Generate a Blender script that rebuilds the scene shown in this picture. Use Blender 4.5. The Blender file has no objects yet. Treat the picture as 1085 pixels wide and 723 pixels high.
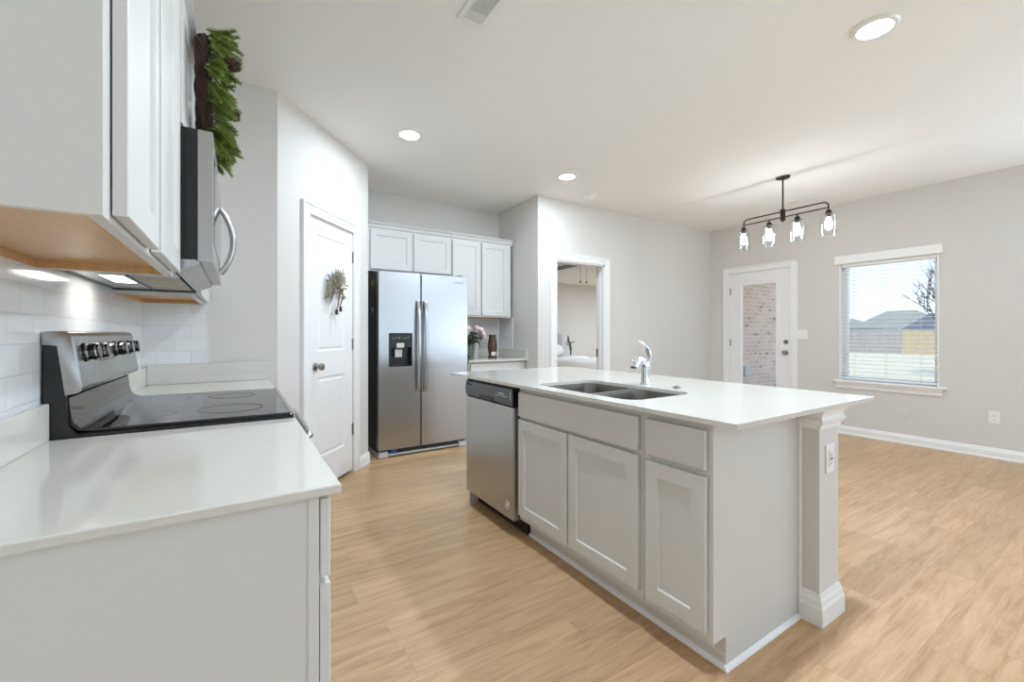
import bpy, bmesh, math, random
from mathutils import Vector, Matrix
random.seed(7)
PI = math.pi
SC = bpy.context.scene
COL = SC.collection

# ------------------------------------------------------------------ camera
cd = bpy.data.cameras.new('camera'); cam = bpy.data.objects.new('camera', cd); COL.objects.link(cam)
cam.location = (0, 0, 1.188); cam.rotation_euler = (PI/2, 0, -0.56857)
cd.sensor_width = 36; cd.lens = 454.9/1085*36; cd.shift_y = -7.67/1085; cd.clip_start = .02; cd.clip_end = 400
SC.camera = cam
SC.view_settings.view_transform = 'Standard'; SC.view_settings.look = 'None'
SC.view_settings.gamma = 1; SC.view_settings.use_curve_mapping = False
SC.view_settings.exposure = 1.28
SC.cycles.max_bounces = 12; SC.cycles.diffuse_bounces = 8; SC.cycles.transparent_max_bounces = 24
SC.cycles.sample_clamp_indirect = 6

# ------------------------------------------------------------------ world and sun
SKY_STRENGTH = .68
SUN_ENERGY = 1.7
CAN_WATTS = 17
w = bpy.data.worlds.new('sky'); SC.world = w; w.use_nodes = True
nt = w.node_tree; nt.nodes.clear()
out = nt.nodes.new('ShaderNodeOutputWorld'); bg = nt.nodes.new('ShaderNodeBackground')
tc = nt.nodes.new('ShaderNodeTexCoord'); sp = nt.nodes.new('ShaderNodeSeparateXYZ'); cr = nt.nodes.new('ShaderNodeValToRGB')
nt.links.new(tc.outputs['Generated'], sp.inputs[0]); nt.links.new(sp.outputs['Z'], cr.inputs[0])
cr.color_ramp.elements[0].position = 0.0; cr.color_ramp.elements[0].color = (.72, .86, 1.0, 1)
cr.color_ramp.elements[1].position = 0.5; cr.color_ramp.elements[1].color = (.36, .62, .98, 1)
e = cr.color_ramp.elements.new(.12); e.color = (.62, .80, 1.0, 1)
nt.links.new(cr.outputs[0], bg.inputs[0]); bg.inputs[1].default_value = SKY_STRENGTH
nt.links.new(bg.outputs[0], out.inputs[0])
sd = bpy.data.lights.new('sun', 'SUN'); sun = bpy.data.objects.new('sun', sd); COL.objects.link(sun)
sd.energy = SUN_ENERGY; sd.angle = .01; sd.color = (1, .95, .88)
sun.rotation_euler = Vector((-.62, -.25, .9)).to_track_quat('Z', 'Y').to_euler(); sun.location = (0, 0, 30)
# added fill lamps out of view, tilted up to brighten the ceiling
def fill_lamp(x, y, z, sx, sy, rot, watts):
    ld = bpy.data.lights.new('window_daylight', 'AREA'); ld.shape = 'RECTANGLE'; ld.size = sx; ld.size_y = sy; ld.energy = watts; ld.color = (.68, .84, 1)
    lo = bpy.data.objects.new('window_daylight', ld); COL.objects.link(lo); lo.location = (x, y, z); lo.rotation_euler = rot
for wx in (.775, 2.825, 4.875): fill_lamp(wx, -4.56, 1.35, 1.6, 2.1, (PI/2+1.05, 0, 0), 4)
for wy in (-3.3, -1.45): fill_lamp(6.03, wy, 1.25, 1.6, 2.1, (PI/2+1.2, 0, PI/2), 36)

# ------------------------------------------------------------------ helpers
def lin(c):
    c = c/255
    return c/12.92 if c <= .04045 else ((c+.055)/1.055)**2.4
def rgb(r, g, b): return (lin(r), lin(g), lin(b), 1)
def mat(name, col, rough=.5, metal=0, bump=0, scale=80, spec=.5, coat=0, stretch=(1, 1, 1), var=None, emit=None, es=0, sheen=0):
    m = bpy.data.materials.new(name); m.use_nodes = True
    n = m.node_tree.nodes; l = m.node_tree.links; p = n['Principled BSDF']
    p.inputs['Base Color'].default_value = col; p.inputs['Roughness'].default_value = rough
    p.inputs['Metallic'].default_value = metal; p.inputs['Specular IOR Level'].default_value = spec
    p.inputs['Coat Weight'].default_value = coat; p.inputs['Sheen Weight'].default_value = sheen
    if emit: p.inputs['Emission Color'].default_value = emit; p.inputs['Emission Strength'].default_value = es
    t = n.new('ShaderNodeTexCoord'); mp = n.new('ShaderNodeMapping'); mp.inputs['Scale'].default_value = stretch
    l.new(t.outputs['Object'], mp.inputs[0])
    nz = n.new('ShaderNodeTexNoise'); nz.inputs['Scale'].default_value = scale; nz.inputs['Detail'].default_value = 3
    l.new(mp.outputs[0], nz.inputs[0])
    if bump:
        b = n.new('ShaderNodeBump'); b.inputs['Strength'].default_value = bump; b.inputs['Distance'].default_value = .002
        l.new(nz.outputs[0], b.inputs['Height']); l.new(b.outputs[0], p.inputs['Normal'])
    mx = n.new('ShaderNodeMix'); mx.data_type = 'RGBA'
    c2 = var if var else tuple(min(1, c*.965) for c in col[:3])+(1,)
    mx.inputs[6].default_value = col; mx.inputs[7].default_value = c2
    l.new(nz.outputs[0], mx.inputs[0]); l.new(mx.outputs[2], p.inputs['Base Color'])
    return m
def math_node(n, l, op, a, b=None):
    q = n.new('ShaderNodeMath'); q.operation = op
    for i, v in enumerate((a, b)):
        if v is None: continue
        if isinstance(v, (int, float)): q.inputs[i].default_value = v
        else: l.new(v, q.inputs[i])
    return q.outputs[0]
def brick_mat(name, c1, c2, mortar, bw, bh, ax, ms, rough, bump=.4, off=(0, 0), spec=.5, extra=None):
    m = bpy.data.materials.new(name); m.use_nodes = True
    n = m.node_tree.nodes; l = m.node_tree.links; p = n['Principled BSDF']
    t = n.new('ShaderNodeTexCoord'); s = n.new('ShaderNodeSeparateXYZ'); c = n.new('ShaderNodeCombineXYZ')
    l.new(t.outputs['Object'], s.inputs[0])
    l.new(math_node(n, l, 'ADD', s.outputs[ax[0]], off[0]), c.inputs[0]); l.new(math_node(n, l, 'ADD', s.outputs[ax[1]], off[1]), c.inputs[1])
    b = n.new('ShaderNodeTexBrick'); b.inputs['Scale'].default_value = 1
    b.inputs['Brick Width'].default_value = bw; b.inputs['Row Height'].default_value = bh
    b.inputs['Mortar Size'].default_value = ms; b.inputs['Mortar Smooth'].default_value = .3
    b.inputs['Color1'].default_value = c1; b.inputs['Color2'].default_value = c2; b.inputs['Mortar'].default_value = mortar
    l.new(c.outputs[0], b.inputs[0])
    res = b.outputs[0]
    if extra:
        mp = n.new('ShaderNodeMapping'); mp.inputs['Scale'].default_value = (1/bw, 1/bh, 1)
        l.new(c.outputs[0], mp.inputs[0])
        nz = n.new('ShaderNodeTexNoise'); nz.inputs['Scale'].default_value = .8; nz.inputs['Detail'].default_value = 1
        l.new(mp.outputs[0], nz.inputs[0])
        r = n.new('ShaderNodeValToRGB'); r.color_ramp.elements[0].position = .66; r.color_ramp.elements[1].position = .70
        l.new(nz.outputs[0], r.inputs[0])
        mx = n.new('ShaderNodeMix'); mx.data_type = 'RGBA'
        f = math_node(n, l, 'MULTIPLY', r.outputs[0], math_node(n, l, 'SUBTRACT', 1.0, b.outputs[1]))
        l.new(f, mx.inputs[0]); l.new(res, mx.inputs[6]); mx.inputs[7].default_value = extra
        res = mx.outputs[2]
    l.new(res, p.inputs['Base Color']); p.inputs['Roughness'].default_value = rough; p.inputs['Specular IOR Level'].default_value = spec
    bp = n.new('ShaderNodeBump'); bp.inputs['Strength'].default_value = bump; bp.inputs['Distance'].default_value = .002
    l.new(math_node(n, l, 'SUBTRACT', 1.0, b.outputs[1]), bp.inputs['Height']); l.new(bp.outputs[0], p.inputs['Normal'])
    return m
def floor_mat():
    m = bpy.data.materials.new('oak plank floor'); m.use_nodes = True
    n = m.node_tree.nodes; l = m.node_tree.links; p = n['Principled BSDF']
    t = n.new('ShaderNodeTexCoord'); s = n.new('ShaderNodeSeparateXYZ'); c = n.new('ShaderNodeCombineXYZ')
    l.new(t.outputs['Object'], s.inputs[0])
    PW, PL = .178, 1.22
    row = math_node(n, l, 'FLOOR', math_node(n, l, 'DIVIDE', s.outputs[1], PW))
    wn = n.new('ShaderNodeTexWhiteNoise'); wn.noise_dimensions = '1D'; l.new(row, wn.inputs['W'])
    u = math_node(n, l, 'ADD', math_node(n, l, 'DIVIDE', s.outputs[0], PL), math_node(n, l, 'MULTIPLY', wn.outputs[0], 7.0))
    colid = math_node(n, l, 'FLOOR', u)
    cc = n.new('ShaderNodeCombineXYZ'); l.new(row, cc.inputs[0]); l.new(colid, cc.inputs[1])
    w2 = n.new('ShaderNodeTexWhiteNoise'); w2.noise_dimensions = '2D'; l.new(cc.outputs[0], w2.inputs['Vector'])
    # grain, stretched along the plank and shifted for each plank
    sh = math_node(n, l, 'MULTIPLY', w2.outputs[0], 37.0)
    gx = math_node(n, l, 'ADD', math_node(n, l, 'MULTIPLY', s.outputs[0], 1.7), sh)
    gy = math_node(n, l, 'ADD', math_node(n, l, 'MULTIPLY', s.outputs[1], 17.0), sh)
    l.new(gx, c.inputs[0]); l.new(gy, c.inputs[1]); l.new(sh, c.inputs[2])
    g = n.new('ShaderNodeTexNoise'); g.inputs['Scale'].default_value = 1.3; g.inputs['Detail'].default_value = 6; g.inputs['Roughness'].default_value = .72; g.inputs['Distortion'].default_value = .6
    l.new(c.outputs[0], g.inputs[0])
    c2 = n.new('ShaderNodeCombineXYZ'); l.new(math_node(n, l, 'MULTIPLY', gx, 3.0), c2.inputs[0]); l.new(math_node(n, l, 'MULTIPLY', gy, 7.0), c2.inputs[1])
    g2 = n.new('ShaderNodeTexNoise'); g2.inputs['Scale'].default_value = 1.0; g2.inputs['Detail'].default_value = 3; l.new(c2.outputs[0], g2.inputs[0])
    r = n.new('ShaderNodeValToRGB'); l.new(g.outputs[0], r.inputs[0])
    r.color_ramp.elements[0].position = .22; r.color_ramp.elements[0].color = rgb(148, 112, 76)
    r.color_ramp.elements[1].position = .74; r.color_ramp.elements[1].color = rgb(206, 175, 136)
    ee = r.color_ramp.elements.new(.47); ee.color = rgb(186, 152, 113)
    # plank-to-plank tone
    v = math_node(n, l, 'ADD', math_node(n, l, 'MULTIPLY', w2.outputs[0], .16), .90)
    v = math_node(n, l, 'MULTIPLY', v, math_node(n, l, 'ADD', math_node(n, l, 'MULTIPLY', g2.outputs[0], .30), .85))
    # seams
    fy = math_node(n, l, 'FRACT', math_node(n, l, 'DIVIDE', s.outputs[1], PW)); fx = math_node(n, l, 'FRACT', u)
    sy = math_node(n, l, 'LESS_THAN', math_node(n, l, 'ABSOLUTE', math_node(n, l, 'SUBTRACT', fy, .5)), .494)
    sx = math_node(n, l, 'LESS_THAN', math_node(n, l, 'ABSOLUTE', math_node(n, l, 'SUBTRACT', fx, .5)), .499)
    seam = math_node(n, l, 'MULTIPLY', sy, sx)
    v = math_node(n, l, 'MULTIPLY', v, math_node(n, l, 'ADD', math_node(n, l, 'MULTIPLY', seam, .22), .78))
    hs = n.new('ShaderNodeHueSaturation'); l.new(r.outputs[0], hs.inputs['Color']); l.new(v, hs.inputs['Value'])
    l.new(hs.outputs[0], p.inputs['Base Color'])
    p.inputs['Roughness'].default_value = .33
    rr = math_node(n, l, 'ADD', math_node(n, l, 'MULTIPLY', g.outputs[0], .12), .29); l.new(rr, p.inputs['Roughness'])
    bp = n.new('ShaderNodeBump'); bp.inputs['Strength'].default_value = .12; bp.inputs['Distance'].default_value = .002
    l.new(math_node(n, l, 'ADD', g2.outputs[0], math_node(n, l, 'MULTIPLY', seam, 1.0)), bp.inputs['Height']); l.new(bp.outputs[0], p.inputs['Normal'])
    return m
def pane_mat(name, tint=(1, 1, 1, 1), ior=1.45, rough=0.0):
    m = bpy.data.materials.new(name); m.use_nodes = True
    n = m.node_tree.nodes; l = m.node_tree.links; n.clear()
    o = n.new('ShaderNodeOutputMaterial'); mx = n.new('ShaderNodeMixShader'); tr = n.new('ShaderNodeBsdfTransparent'); gl = n.new('ShaderNodeBsdfGlossy')
    lw = n.new('ShaderNodeLayerWeight'); lw.inputs[0].default_value = .5
    fq = math_node(n, l, 'ADD', math_node(n, l, 'MULTIPLY', math_node(n, l, 'POWER', lw.outputs['Facing'], 5.0), .75), .035 if ior < 1.5 else .045)
    gl.inputs['Roughness'].default_value = rough
    tr.inputs[0].default_value = tint; l.new(fq, mx.inputs[0]); l.new(tr.outputs[0], mx.inputs[1]); l.new(gl.outputs[0], mx.inputs[2]); l.new(mx.outputs[0], o.inputs[0])
    return m

M = dict(
    wall=mat('greige wall paint', rgb(214, 211, 207), .75, bump=.25, scale=220),
    ceil=mat('textured ceiling paint', rgb(241, 240, 238), .85, bump=.6, scale=130),
    trim=mat('white trim paint', rgb(238, 238, 238), .35),
    cab=mat('white cabinet paint', rgb(210, 209, 206), .38),
    wood=mat('maple ply', rgb(214, 176, 130), .35, scale=6, stretch=(1, 14, 1), var=rgb(192, 148, 98)),
    quartz=mat('white quartz', rgb(210, 207, 199), .08, scale=30, spec=.55, var=rgb(206, 203, 195)),
    steel=mat('brushed steel', rgb(176, 175, 173), .27, 1, bump=.06, scale=60, stretch=(1, 1, 22)),
    fsteel=mat('refrigerator steel', rgb(186, 187, 189), .24, 1, bump=.03, scale=26, stretch=(1, 1, 14)),
    bronze=mat('dark steel trim', rgb(128, 120, 108), .3, 1),
    darkpanel=mat('charcoal control panel', rgb(92, 93, 96), .3, .7),
    sinksteel=mat('satin sink steel', rgb(132, 128, 122), .40, 1, bump=.05, scale=60, stretch=(8, 1, 1)),
    chrome=mat('chrome', rgb(225, 225, 228), .06, 1),
    nickel=mat('satin nickel', rgb(150, 146, 140), .28, 1),
    black=mat('black enamel', rgb(15, 14, 14), .35),
    blackgloss=mat('black glass', rgb(14, 14, 15), .04, spec=.7),
    fridgeside=mat('dark fridge side', rgb(58, 55, 52), .5),
    iron=mat('oil rubbed bronze', rgb(52, 42, 36), .38, .7),
    white=mat('white plastic', rgb(236, 236, 234), .35),
    grey=mat('grey plastic', rgb(120, 120, 120), .4),
    dgrey=mat('dark grey plastic', rgb(50, 50, 52), .4),
    lightgrey=mat('light grey plastic', rgb(196, 197, 197), .35),
    lens=mat('lit diffuser', (1, 1, 1, 1), .5, emit=(1, .97, .92, 1), es=9),
    bulb=mat('lit bulb', (1, 1, 1, 1), .5, emit=(.95, .97, 1, 1), es=34),
    hoodlamp=mat('lit cooktop lamp', (1, 1, 1, 1), .5, emit=(1, .96, .88, 1), es=4),
    bark=mat('twig bark', rgb(66, 42, 32), .8, bump=.5, scale=90, var=rgb(36, 22, 17)),
    pine=mat('pine needles', rgb(138, 152, 66), .5, scale=14, var=rgb(78, 102, 38)),
    cone=mat('pine cone', rgb(88, 62, 50), .7, var=rgb(50, 34, 30)),
    sage=mat('sage leaves', rgb(146, 138, 118), .6, scale=30, var=rgb(96, 88, 72)),
    ribbon=mat('brown ribbon', rgb(104, 84, 72), .6),
    ribbon2=mat('dark ribbon', rgb(60, 50, 46), .6),
    cream=mat('cream ribbon', rgb(206, 186, 150), .6),
    petal=mat('pink petals', rgb(244, 220, 218), .6, scale=40, var=rgb(236, 196, 198)),
    leaf=mat('dark green leaves', rgb(52, 70, 36), .5, scale=20, var=rgb(34, 48, 24)),
    stem=mat('flower stems', rgb(96, 104, 68), .5),
    ceramic=mat('white ceramic', rgb(226, 226, 222), .25),
    brownvase=mat('brown mottled ceramic', rgb(104, 74, 52), .4, bump=.8, scale=60, var=rgb(44, 30, 22)),
    linen=mat('white bed linen', rgb(236, 236, 236), .85, bump=.3, scale=40),
    headboard=mat('grey upholstery', rgb(176, 176, 176), .85, bump=.3, scale=200),
    pewter=mat('pewter', rgb(104, 102, 100), .4, .5),
    fanblade=mat('grey fan blade', rgb(120, 118, 114), .5),
    slat=mat('white blind slat', rgb(240, 240, 238), .45),
    vinyl=mat('white vinyl', rgb(244, 244, 243), .35),
    cord=mat('blind cord', rgb(214, 214, 210), .7),
    grass=mat('winter lawn', rgb(200, 188, 164), .95, scale=.6, var=rgb(180, 172, 146)),
    fencegrey=mat('weathered fence', rgb(168, 164, 160), .9, scale=3, stretch=(1, 3, .2), var=rgb(128, 126, 126)),
    fenceyel=mat('new cedar fence', rgb(188, 174, 146), .9, scale=3, stretch=(1, 3, .2), var=rgb(160, 144, 116)),
    shingle=mat('grey shingles', rgb(140, 140, 130), .9, bump=.5, scale=8, var=rgb(118, 120, 112)),
    shingle2=mat('slate shingles', rgb(96, 98, 104), .9, bump=.5, scale=8, var=rgb(80, 84, 92)),
    siding=mat('house siding', rgb(170, 160, 148), .9),
    treebark=mat('grey tree bark', rgb(112, 104, 98), .9, scale=10, var=rgb(84, 78, 74)),
    concrete=mat('patio concrete', rgb(176, 172, 164), .9, scale=5),
    blue=mat('blue tape', rgb(40, 96, 170), .5),
    label=mat('yellow sticker', rgb(196, 190, 70), .5),
    pane=pane_mat('window glass'), glass=pane_mat('clear glass', (.97, .98, .98, 1), 1.5),
    water=pane_mat('vase glass', (.88, .92, .88, 1), 1.5),
    tile=brick_mat('white subway tile', rgb(228, 229, 230), rgb(222, 223, 225), rgb(214, 214, 212), .153, .075, (1, 2), .0016, .12, .5, off=(0, .038)),
    tile_x=brick_mat('white subway tile, end wall', rgb(228, 229, 230), rgb(222, 223, 225), rgb(214, 214, 212), .153, .075, (0, 2), .0016, .12, .5, off=(0, .038)),
    brick=brick_mat('pale brick', rgb(232, 200, 180), rgb(212, 182, 165), rgb(228, 215, 200), .203, .0762, (0, 2), .009, .9, .8, extra=rgb(138, 118, 116)),
    floor=floor_mat(),
)
M['filter'] = mat('aluminium grease filter', rgb(176, 158, 128), .35, .8, bump=1.0, scale=300)

_loc = {}
class MB:
    """collects geometry (in world metres unless T is set) and links it as one mesh object"""
    def __init__(s, T=None):
        s.bm = bmesh.new(); s.T = T or Matrix.Identity(4); s.sm = False
    def v(s, co): return s.bm.verts.new(s.T @ Vector(co))
    def face(s, vs):
        try: f = s.bm.faces.new(vs)
        except ValueError: return None
        return f
    def box(s, x0, x1, y0, y1, z0, z1, b=0, seg=2):
        x0, x1 = min(x0, x1), max(x0, x1); y0, y1 = min(y0, y1), max(y0, y1); z0, z1 = min(z0, z1), max(z0, z1)
        vs = [s.v((x, y, z)) for x in (x0, x1) for y in (y0, y1) for z in (z0, z1)]
        fs = [s.face([vs[i] for i in q]) for q in ((0, 1, 3, 2), (4, 6, 7, 5), (0, 4, 5, 1), (2, 3, 7, 6), (0, 2, 6, 4), (1, 5, 7, 3))]
        if b:
            es = list({e for f in fs for e in f.edges})
            bmesh.ops.bevel(s.bm, geom=es, offset=min(b, (x1-x0)*.45, (y1-y0)*.45, (z1-z0)*.45), segments=seg, affect='EDGES', profile=.5)
        return s
    def prism(s, poly, a0, a1, axis='x', b=0):
        """poly: 2-D points; axis x: (y,z), y: (x,z), z: (x,y); extruded from a0 to a1"""
        f = {'x': lambda p, a: (a, p[0], p[1]), 'y': lambda p, a: (p[0], a, p[1]), 'z': lambda p, a: (p[0], p[1], a)}[axis]
        A = [s.v(f(p, a0)) for p in poly]; B = [s.v(f(p, a1)) for p in poly]; n = len(poly)
        fs = [s.face(A), s.face(B[::-1])]
        for i in range(n): fs.append(s.face([A[i], B[i], B[(i+1) % n], A[(i+1) % n]]))
        if b: bmesh.ops.bevel(s.bm, geom=list({e for q in fs if q for e in q.edges}), offset=b, segments=2, affect='EDGES', profile=.5)
        return s
    def lathe(s, prof, c=(0, 0, 0), axis='z', n=24, closed=False):
        """prof: (r, h) pairs along the axis"""
        rings = []
        for r, h in prof:
            ring = []
            for i in range(n):
                a = 2*PI*i/n; p, q = r*math.cos(a), r*math.sin(a)
                co = {'z': (p, q, h), 'x': (h, p, q), 'y': (p, h, q)}[axis]
                ring.append(s.v((c[0]+co[0], c[1]+co[1], c[2]+co[2])))
            rings.append(ring)
        for A, B in zip(rings, rings[1:]):
            for i in range(n): s.face([A[i], A[(i+1) % n], B[(i+1) % n], B[i]])
        if not closed:
            if prof[0][0] > 1e-5: s.face(rings[0][::-1])
            if prof[-1][0] > 1e-5: s.face(rings[-1])
        s.sm = True
        return s
    def tube(s, pts, r, n=10, cap=True):
        pts = [Vector(p) for p in pts]; rr = r if isinstance(r, (list, tuple)) else [r]*len(pts)
        rings = []; up = None
        for i, p in enumerate(pts):
            d = (pts[min(i+1, len(pts)-1)]-pts[max(i-1, 0)]).normalized()
            if up is None: up = Vector((0, 0, 1)) if abs(d.z) < .9 else Vector((1, 0, 0))
            a = d.cross(up).normalized(); b_ = a.cross(d).normalized(); up = b_
            rings.append([s.v(p+rr[i]*(math.cos(2*PI*k/n)*a+math.sin(2*PI*k/n)*b_)) for k in range(n)])
        for A, B in zip(rings, rings[1:]):
            for i in range(n): s.face([A[i], A[(i+1) % n], B[(i+1) % n], B[i]])
        if cap: s.face(rings[0][::-1]); s.face(rings[-1])
        s.sm = True
        return s
    def ball(s, c, r, sc=(1, 1, 1), n=12, R=None):
        prof = [(math.sin(PI*i/n), -math.cos(PI*i/n)) for i in range(n+1)]; rings = []
        for pr, ph in prof:
            ring = []
            for i in range(n+4):
                a = 2*PI*i/(n+4); co = Vector((pr*math.cos(a)*sc[0]*r, pr*math.sin(a)*sc[1]*r, ph*sc[2]*r))
                if R: co = R @ co
                ring.append(s.v(Vector(c)+co))
            rings.append(ring)
        for A, B in zip(rings, rings[1:]):
            for i in range(n+4): s.face([A[i], A[(i+1) % (n+4)], B[(i+1) % (n+4)], B[i]])
        s.sm = True
        return s
    def loft(s, loops, close=True, cap0=False, cap1=False):
        L = [[s.v(p) for p in lp] for lp in loops]
        for A, B in zip(L, L[1:]):
            n = len(A)
            for i in range(n if close else n-1): s.face([A[i], A[(i+1) % n], B[(i+1) % n], B[i]])
        if cap0: s.face(L[0][::-1])
        if cap1: s.face(L[-1])
        return s
    def plate(s, outer, holes, z0, z1, axis='z'):
        f = {'x': lambda p, a: (a, p[0], p[1]), 'y': lambda p, a: (p[0], a, p[1]), 'z': lambda p, a: (p[0], p[1], a)}[axis]
        for lp_i, lp in enumerate([outer]+holes):
            A = [s.v(f(p, z0)) for p in lp]; B = [s.v(f(p, z1)) for p in lp]; n = len(lp)
            for i in range(n): s.face([A[i], A[(i+1) % n], B[(i+1) % n], B[i]])
        for z in (z0, z1):
            es = []
            for lp in [outer]+holes:
                A = [s.v(f(p, z)) for p in lp]
                es += [s.bm.edges.new((A[i], A[(i+1) % len(A)])) for i in range(len(A))]
            bmesh.ops.triangle_fill(s.bm, use_beauty=True, use_dissolve=False, edges=es)
        return s
    def build(s, name, m, parent=None, smooth=None, ang=.6):
        bm = s.bm; bmesh.ops.remove_doubles(bm, verts=bm.verts, dist=1e-6)
        bmesh.ops.recalc_face_normals(bm, faces=bm.faces)
        if parent is not None: bmesh.ops.transform(bm, matrix=_loc[parent.name].inverted(), verts=bm.verts)
        me = bpy.data.meshes.new(name)
        sm = s.sm if smooth is None else smooth
        if sm:
            for f in bm.faces: f.smooth = True
            for e_ in bm.edges:
                if len(e_.link_faces) == 2 and e_.calc_face_angle(0) > ang: e_.smooth = False
        bm.to_mesh(me); bm.free()
        me.materials.append(m)
        o = bpy.data.objects.new(name, me); COL.objects.link(o)
        if parent is not None: o.parent = parent; _loc[o.name] = _loc[parent.name].copy()
        else: _loc[o.name] = Matrix.Identity(4)
        return o
def thing(name, label, cat, loc, rz=0, group=None):
    o = bpy.data.objects.new(name, None); COL.objects.link(o); o.empty_display_size = .1
    o.location = loc; o.rotation_euler = (0, 0, rz)
    _loc[o.name] = Matrix.Translation(Vector(loc)) @ Matrix.Rotation(rz, 4, 'Z')
    o['label'] = label; o['category'] = cat
    if group: o['group'] = group
    return o
def tag(o, label, cat, group=None, kind=None):
    o['label'] = label; o['category'] = cat
    if group: o['group'] = group
    if kind: o['kind'] = kind
    return o
def setting(o, label=None):
    o['kind'] = 'structure'
    if label: o['label'] = label
    return o
def recenter(o):
    """put a one-mesh thing's origin at its base centre"""
    vs = [v.co.copy() for v in o.data.vertices]
    c = Vector(((min(v.x for v in vs)+max(v.x for v in vs))/2, (min(v.y for v in vs)+max(v.y for v in vs))/2, min(v.z for v in vs)))
    o.data.transform(Matrix.Translation(-c)); o.location = c
    return o
def clone(root, loc, label=None):
    r = root.copy(); COL.objects.link(r); r.location = loc
    _loc[r.name] = Matrix.Translation(Vector(loc)) @ Matrix.Rotation(root.rotation_euler[2], 4, 'Z')
    if label: r['label'] = label
    for ch in list(root.children):
        c = ch.copy(); COL.objects.link(c); c.parent = r
        for g in list(ch.children):
            d = g.copy(); COL.objects.link(d); d.parent = c
    return r
def rr(x0, x1, y0, y1, r, n=6):
    pts = []
    for cx, cy, a0 in ((x1-r, y1-r, 0), (x0+r, y1-r, PI/2), (x0+r, y0+r, PI), (x1-r, y0+r, 3*PI/2)):
        for i in range(n+1):
            a = a0+PI/2*i/n; pts.append((cx+r*math.cos(a), cy+r*math.sin(a)))
    return pts
def TR(x, y, z=0, rz=0): return Matrix.Translation((x, y, z)) @ Matrix.Rotation(rz, 4, 'Z')
def FX(x, y): return TR(x, y, 0, PI/2)      # local front (-y) faces world +x; local x runs along +y
def FNX(x, y): return TR(x, y, 0, -PI/2)    # local front faces world -x; local x runs along -y

# ------------------------------------------------------------------ room shell
H = 2.743
XL, XR, YF, YB, YP, XA = -.455, 6.07, 3.89, 4.74, 3.131, 2.83
YR = -4.6
setting(MB().box(XL-.1, 9.1, YR-.1, 8.5, -.06, 0).build('floor', M['floor']), 'light oak plank floor')
def sbox(name, m, *a, label=None, parent=None): return setting(MB().box(*a).build(name, m, parent), label)
cl = MB(); cl.box(XL-.1, XR+.14, YR-.1, 4.84, H, H+.1)
cl.prism([(4.10, H+.001), (4.47, H-.012), (4.56, H+.001)], YR, YF, 'y')
setting(cl.build('ceiling', M['ceil']), 'white textured ceiling')
sbox('wall_left', M['wall'], XL-.1, XL, YR, YP+.1, 0, H)
sbox('wall_pantry_front', M['wall'], XL, .215, YP, YP+.1, 0, H)
PQ = Vector((1.012-.215, 4.047-3.131)); PLEN = PQ.length; PANG = math.atan2(PQ.y, PQ.x)
TP = TR(.215, 3.131, 0, PANG)                # local x along the angled wall, -y faces the room
m_ = MB(TP); m_.plate([(0, 0), (.302, 0), (.302, 2.05), (.942, 2.05), (.942, 0), (PLEN, 0), (PLEN, H), (0, H)], [], 0, .1, 'y')
setting(m_.build('wall_pantry_angled', M['wall']), 'angled pantry wall')
sbox('wall_pantry_side', M['wall'], .93, 1.012, 4.047, YB, 0, H)
sbox('wall_back', M['wall'], .93, XA+.1, YB, YB+.1, 0, H)
sbox('wall_alcove', M['wall'], XA, XA+.1, YF+.12, YB, 0, H)
DX0, DX1, DZ = 3.085, 3.85, 2.04
m_ = MB().plate([(XA, 0), (DX0, 0), (DX0, DZ), (DX1, DZ), (DX1, 0), (XR, 0), (XR, H), (XA, H)], [], YF, YF+.12, 'y')
setting(m_.build('wall_far', M['wall']))
PY0, PY1, PZ = 2.755, 3.585, 2.06          # patio door opening
WY0, WY1, WZ0, WZ1 = 1.355, 2.22, .63, 2.03  # window opening
m_ = MB().plate([(YR, 0), (PY0, 0), (PY0, PZ), (PY1, PZ), (PY1, 0), (YF+.12, 0), (YF+.12, H), (YR, H)],
                [[(WY0, WZ0), (WY1, WZ0), (WY1, WZ1), (WY0, WZ1)], [(-4.15, .2), (-2.45, .2), (-2.45, 2.35), (-4.15, 2.35)], [(-2.3, .2), (-.6, .2), (-.6, 2.35), (-2.3, 2.35)]], XR, XR+.14, 'x')
setting(m_.build('wall_right', M['wall']))
m_ = MB().plate([(XL-.1, 0), (XR+.14, 0), (XR+.14, H), (XL-.1, H)],
                [[(a, .25), (a+1.75, .25), (a+1.75, 2.45), (a, 2.45)] for a in (-.1, 1.95, 4.0)], YR-.1, YR, 'y')
setting(m_.build('wall_rear', M['wall']))
for k, a in enumerate((-.1, 1.95, 4.0)):
    m_ = MB().plate([(a, .25), (a+1.75, .25), (a+1.75, 2.45), (a, 2.45)], [[(a+.05, .3), (a+.85, .3), (a+.85, 2.4), (a+.05, 2.4)], [(a+.9, .3), (a+1.7, .3), (a+1.7, 2.4), (a+.9, 2.4)]], YR-.09, YR-.03, 'y')
    setting(m_.build('window_%d' % (k+2), M['vinyl']), 'tall white framed living room window')
# bedroom beyond the far wall
BX1, BY1, BH = 9.0, 8.35, 2.44
sbox('wall_bedroom_back', M['wall'], XA, BX1, BY1, BY1+.1, 0, BH)
sbox('wall_bedroom_left', M['wall'], XA+.1, XA+.15, YB+.1, BY1, 0, BH)
m_ = MB().plate([(4.5, 0), (BY1, 0), (BY1, BH), (4.5, BH)], [[(5.2, .6), (7.2, .6), (7.2, 2.1), (5.2, 2.1)]], BX1, BX1+.1, 'x')
setting(m_.build('wall_bedroom_right', M['wall']))
m_ = MB().box(XA+.1, XR+.14, YF+.12, BY1, BH, BH+.08); m_.box(XR+.14, BX1, 4.5, BY1, BH, BH+.08)
setting(m_.build('ceiling_bedroom', M['ceil']))
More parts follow.
